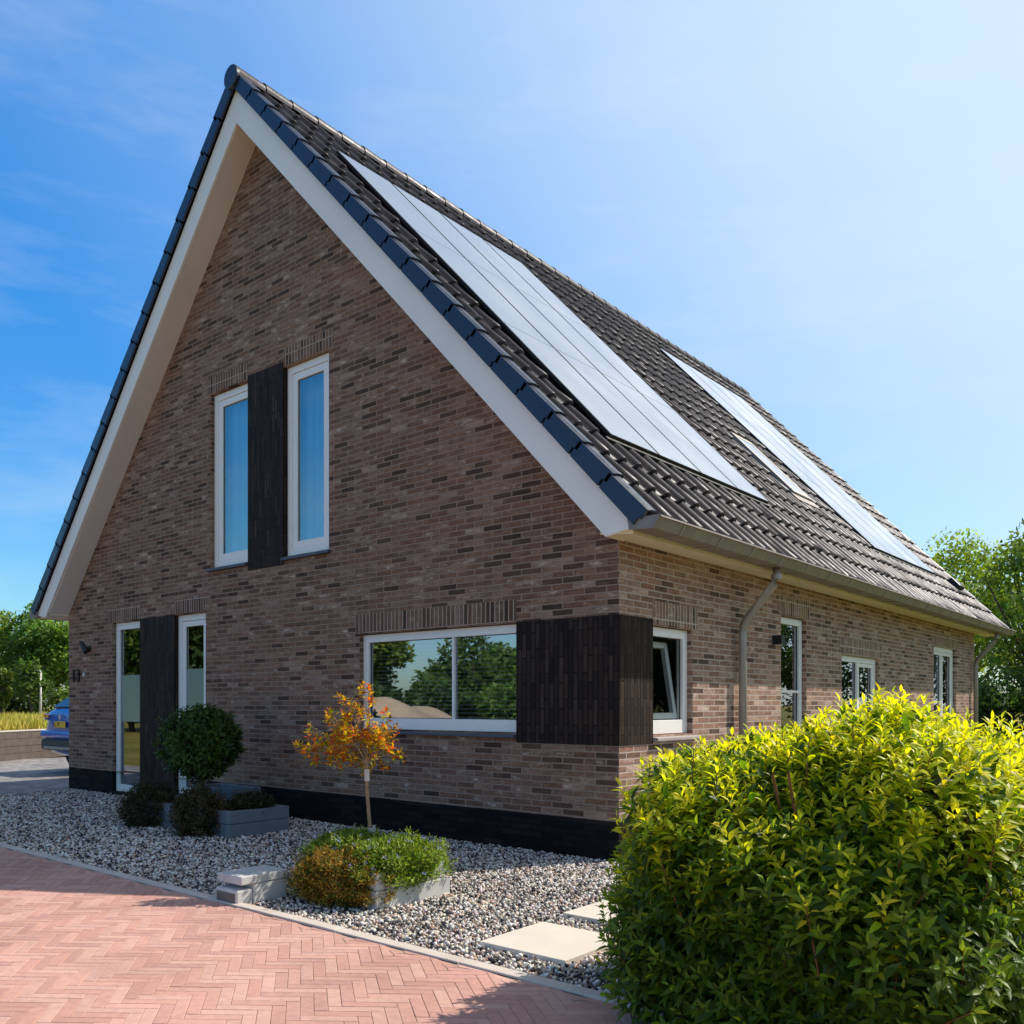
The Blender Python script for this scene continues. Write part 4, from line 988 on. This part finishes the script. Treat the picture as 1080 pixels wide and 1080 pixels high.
for i,(x,y,h,rw,cols,lab) in enumerate([(16,30,8,4,G3,'tree to the right of the house, nearest of the row reflected in the side windows'),(21,36,9,4.5,G1,'second tree of the row right of the house'),(13,40,9,4.5,G1,'broad tree behind the row right of the house'),(27,40,9,5,G3,'dark tree at the end of the row right of the house'),(20,48,11,5,G3,'tall back tree right of the house'),(9.5,48,9,4.5,G3,'dark tree at the back of the lawn')]): tree('tree',lab,(x,y,0),h,rw,600+i,cols,8500,.26,.08,'trees right of the house, reflected in the side windows',ncl=44)
# sand heap and weeds across the road
def sand():
    n=40; V=[];F=[]
    for i in range(n+1):
        for j in range(n+1):
            u,v=i/n*2-1,j/n*2-1; r=math.sqrt(u*u+v*v); hgt=max(0,1-r*r)**1.5*1.55*(1+.12*math.sin(u*7+v*3)+.15*math.sin(v*11))
            V.append((-33.0+u*6.0,-27.0+v*5.2,hgt-.08))
    for i in range(n):
        for j in range(n): a=i*(n+1)+j; F.append((a,a+n+1,a+n+2,a+1))
    mb=MB(); mb.v=V; mb.f=F
    struct(put('sand_heap',mb,plain('sand',(.55,.43,.29),.95,noise=.15,nscale=.8,bump=.5,bscale=6),smooth=True))
sand()
# tall yellow grass on the raised meadow and weeds
def blades(name,label,P0,h,cols,spread=.35,wd=.02):
    n=len(P0); D=nrm(np.stack([RNG.normal(0,spread,n),RNG.normal(0,spread,n),np.ones(n)],1)); hh=h*RNG.uniform(.5,1.2,n)
    o=leaves(name,None,M['grass'],P0,D,rdir(n),hh,np.full(n,wd),pal(cols,n,.18),droop=.15,fold=.1); o['kind']='stuff'; o['label']=label; o['category']='grass'; return o
struct(put('meadow_terrace',MB().prism([(-18.0,.0,-.05),(-24.6,10.2,-.05),(-90,60,-.05),(-90,-25,-.05),(-30,-9,-.05)],(0,0,FZ+.05)),M['meadow']))
n=16000; tt=RNG.uniform(0,1,n); ss=RNG.uniform(.02,1,n)**1.5
gx=-18.2-6.5*tt-ss*24; gy=.3+10*tt+ss*2.0
blades('tall_grass','dry yellow grass on the meadow behind the timber wall',np.stack([gx,gy,np.full(n,FZ)],1),.42,[(.66,.54,.10),(.56,.48,.08),(.44,.42,.08),(.72,.58,.15)],.3,.03)
n=7000
blades('weeds','weeds and grass in front of the sand heap across the road',np.stack([RNG.normal(-25.5,3.5,n),RNG.normal(-23,3.0,n),np.zeros(n)-.03],1),.7,[(.20,.22,.04),(.12,.16,.03),(.3,.28,.08)],.35,.05)
n=9000
blades('verge_grass','dry yellow grass along the far edge of the driveway',np.stack([RNG.uniform(-22,-6,n),RNG.uniform(-13.5,-8.4,n),np.zeros(n)-.05],1),.5,[(.55,.38,.05),(.45,.35,.05),(.35,.32,.06)],.3,.03)
# timber retaining wall
def timber():
    t=thing('retaining_wall','low wall of stacked grey-brown timber sleepers below the yellow meadow','retaining wall',(-18.3,1.0,0))
    mt=plain('weathered_timber',(.115,.088,.075),.85,noise=.3,nscale=5,bump=.5,bscale=30)
    a=Vector((-17.4,-.1,0)); d=Vector((-.558,.83,0)); nrm_=Vector((.83,.558,0))
    z=-.03
    for i in range(4):
        s=0 if i%2==0 else -1.2
        while s<12:
            e=min(s+2.4,12); s0=max(s,0)
            if e>s0: put('sleeper',MB().obox(a,d,nrm_,(0,0,1),((s0+.004,e-.004),(-.1+.004*(i%2),.1-.006*((i*7+int(s*3))%3)),(z+.003,z+.178))),mt,t,bevel=.008)
            s+=2.4
        z+=.18
    put('capping',MB().obox(a,d,nrm_,(0,0,1),((0,12),(-.115,.115),(z+.003,z+.03))),plain('capping_stone',(.62,.55,.48),.8,noise=.1),t,bevel=.004)
timber()
# lamp post
lp=thing('lamp_post','thin white street lamp post standing in the yellow meadow','street lamp',(-35.0,9.6,FZ))
put('pole',MB().tube([(-35.0,9.6,FZ-.1),(-35.0,9.6,2.75)],[.055,.04],10),plain('lamp_paint',(.72,.68,.64),.5,noise=.05),lp,smooth=True)
put('lamp_head',MB().tube([(-34.97,9.58,2.76),(-35.35,9.32,2.79)],[.05,.035],8),M['chalk'],lp)

# ------------------------------------------------------------------ blue car
def car():
    x0,y0=-13.62,1.2          # rear centre
    t=thing('parked_car','blue car parked beyond the left house wall, seen from behind','car',(x0,y0,0))
    paint=plain('blue_paint',(.002,.085,.50),.3,.3,noise=.04,nscale=2,coat=1)
    st=[ # y, list of (half width, z)
     (0.00,[(.00,.42),(.72,.42),(.84,.50),(.87,.62),(.80,.74),(.77,.88),(.73,1.00),(.70,1.06),(.0,1.08)]),
     (0.10,[(.00,.34),(.76,.34),(.89,.46),(.905,.62),(.86,.78),(.83,.92),(.80,1.03),(.755,1.10),(.0,1.13)]),
     (0.35,[(.00,.26),(.80,.26),(.91,.42),(.92,.64),(.90,.84),(.88,.96),(.80,1.08),(.70,1.28),(.0,1.33)]),
     (0.75,[(.00,.24),(.82,.24),(.91,.40),(.92,.64),(.91,.84),(.88,.97),(.78,1.14),(.64,1.43),(.0,1.50)]),
     (1.60,[(.00,.22),(.84,.22),(.91,.40),(.92,.64),(.91,.82),(.88,.95),(.77,1.14),(.62,1.48),(.0,1.56)]),
     (2.50,[(.00,.22),(.84,.22),(.91,.40),(.92,.62),(.91,.80),(.87,.92),(.76,1.10),(.60,1.42),(.0,1.50)]),
     (3.15,[(.00,.22),(.84,.22),(.91,.40),(.92,.60),(.90,.78),(.85,.90),(.76,.98),(.68,1.02),(.0,1.08)]),
     (3.90,[(.00,.24),(.80,.24),(.89,.40),(.90,.56),(.87,.72),(.81,.82),(.72,.87),(.60,.90),(.0,.94)]),
     (4.25,[(.00,.30),(.60,.30),(.72,.40),(.74,.52),(.70,.64),(.62,.72),(.54,.76),(.42,.78),(.0,.80)])]
    mb=MB(); k=len(st[0][1]); 
    for (y,pr) in st:
        for (w_,z) in pr: mb.v.append((x0-w_,y0+y,z))
        for (w_,z) in reversed(pr[1:-1]): mb.v.append((x0+w_,y0+y,z))
    m=2*k-2
    for i in range(len(st)-1):
        for j in range(m): mb.f.append((i*m+j,i*m+(j+1)%m,(i+1)*m+(j+1)%m,(i+1)*m+j))
    mb.f.append(tuple(range(m))); mb.f.append(tuple((len(st)-1)*m+j for j in reversed(range(m))))
    body=put('body',mb,paint,t,smooth=True); mo=body.modifiers.new('sub','SUBSURF'); mo.levels=2; mo.render_levels=2
    dk=M['black']; gl=plain('tinted_glass',(.01,.012,.015),.05,.8)
    bl=lambda a,b,c,d,e,f,name,mat,bv=.02: put(name,MB().box(x0+a,x0+b,y0+c,y0+d,e,f),mat,t,bevel=bv,seg=3)
    bl(-.84,.84,-.07,.25,.62,.74,'bumper',paint,.05); bl(-.83,.83,-.05,.22,.40,.60,'bumper_skirt',plain('grey_plastic',(.05,.045,.045),.6,noise=.15),.05); bl(-.66,.66,-.065,.0,.42,.47,'skid_plate',M['zinc_pipe'],.01)
    # rear window follows the hatch slope; spoiler above it
    put('rear_window',MB().prism([(x0-.60,y0+.115,1.13),(x0+.60,y0+.115,1.13),(x0+.50,y0+.62,1.445),(x0-.50,y0+.62,1.445)],(0,-.02,.03)),gl,t,bevel=.01)
    put('spoiler',MB().prism([(x0-.56,y0+.42,1.45),(x0+.56,y0+.42,1.45),(x0+.58,y0+.9,1.55),(x0-.58,y0+.9,1.55)],(0,0,.06)),dk,t,bevel=.02)
    for s in (-1,1):
        put('tail_light',MB().prism([(x0+s*.50,y0-.005,.985),(x0+s*.82,y0+.03,.97),(x0+s*.86,y0+.26,.99),(x0+s*.85,y0+.26,1.05),(x0+s*.79,y0+.03,1.045),(x0+s*.50,y0-.005,1.02)],(0,-.03,0)),plain('tail_lamp_red',(.45,.02,.02),.2,coat=1),t,bevel=.006)
        put('indicator',MB().prism([(x0+s*.66,y0-.004,.93),(x0+s*.83,y0+.03,.92),(x0+s*.84,y0+.2,.925),(x0+s*.84,y0+.2,.965),(x0+s*.81,y0+.03,.965),(x0+s*.66,y0-.004,.975)],(0,-.03,0)),plain('indicator_amber',(.7,.42,.28),.25,coat=1),t,bevel=.004)
        put('side_window',MB().prism([(x0+s*.853,y0+.75,1.02),(x0+s*.853,y0+2.75,.99),(x0+s*.70,y0+2.35,1.36),(x0+s*.70,y0+.95,1.38)],(s*.012,0,.008)),gl,t,bevel=.004)
    pt=put('number_plate',MB().box(x0-.26,x0+.26,y0-.045,y0-.03,.80,.91),plain('plate_yellow',(.75,.42,.03),.4),t,bevel=.004)
    text_obj('plate_text','L-79',.115,M['black'],pt,Matrix.Translation((x0-.19,y0-.047,.815)) @ RX90,.001)
    put('plate_band',MB().box(x0-.258,x0-.215,y0-.0475,y0-.0455,.803,.907),plain('plate_blue',(.02,.06,.35),.4),pt)
    em=MB(); ring=[(0,.045),(.03,0),(0,-.045),(-.03,0)]
    for i in range(4):
        a,b=ring[i],ring[(i+1)%4]; em.tube([(x0+a[0],y0-.035,.985+a[1]),(x0+b[0],y0-.035,.985+b[1])],.008,6)
    put('emblem',em,plain('chrome',(.8,.8,.8),.15,metal=1),t)
    for s in (-1,1):
        for yw in (.78,3.42):
            wx=x0+s*.80
            wh=put('wheel',MB().lathe((wx,y0+yw,.33),[(.20,-.10),(.31,-.11),(.33,-.08),(.33,.08),(.31,.11),(.20,.10)],28,'x'),plain('tyre',(.018,.018,.019),.85,noise=.2),t,smooth=True)
            put('rim',MB().lathe((wx+s*.075,y0+yw,.33),[(.03,-.02),(.20,-.03),(.21,.02),(.19,.03),(.05,.012)],20,'x'),plain('alloy',(.5,.5,.5),.3,metal=.9),wh)
            put('wheel_arch',MB().tube([(x0+s*.905,y0+yw+.40*math.cos(PI*q/10),.33+.40*math.sin(PI*q/10)) for q in range(11)],.035,6),dk,t,smooth=True)
        put('mirror',MB().box(x0+s*.98-.10,x0+s*.98+.10,y0+2.75,y0+2.87,.98,1.12),paint,t,bevel=.03,seg=3)
    return t
car().scale = (1,1,1.13)
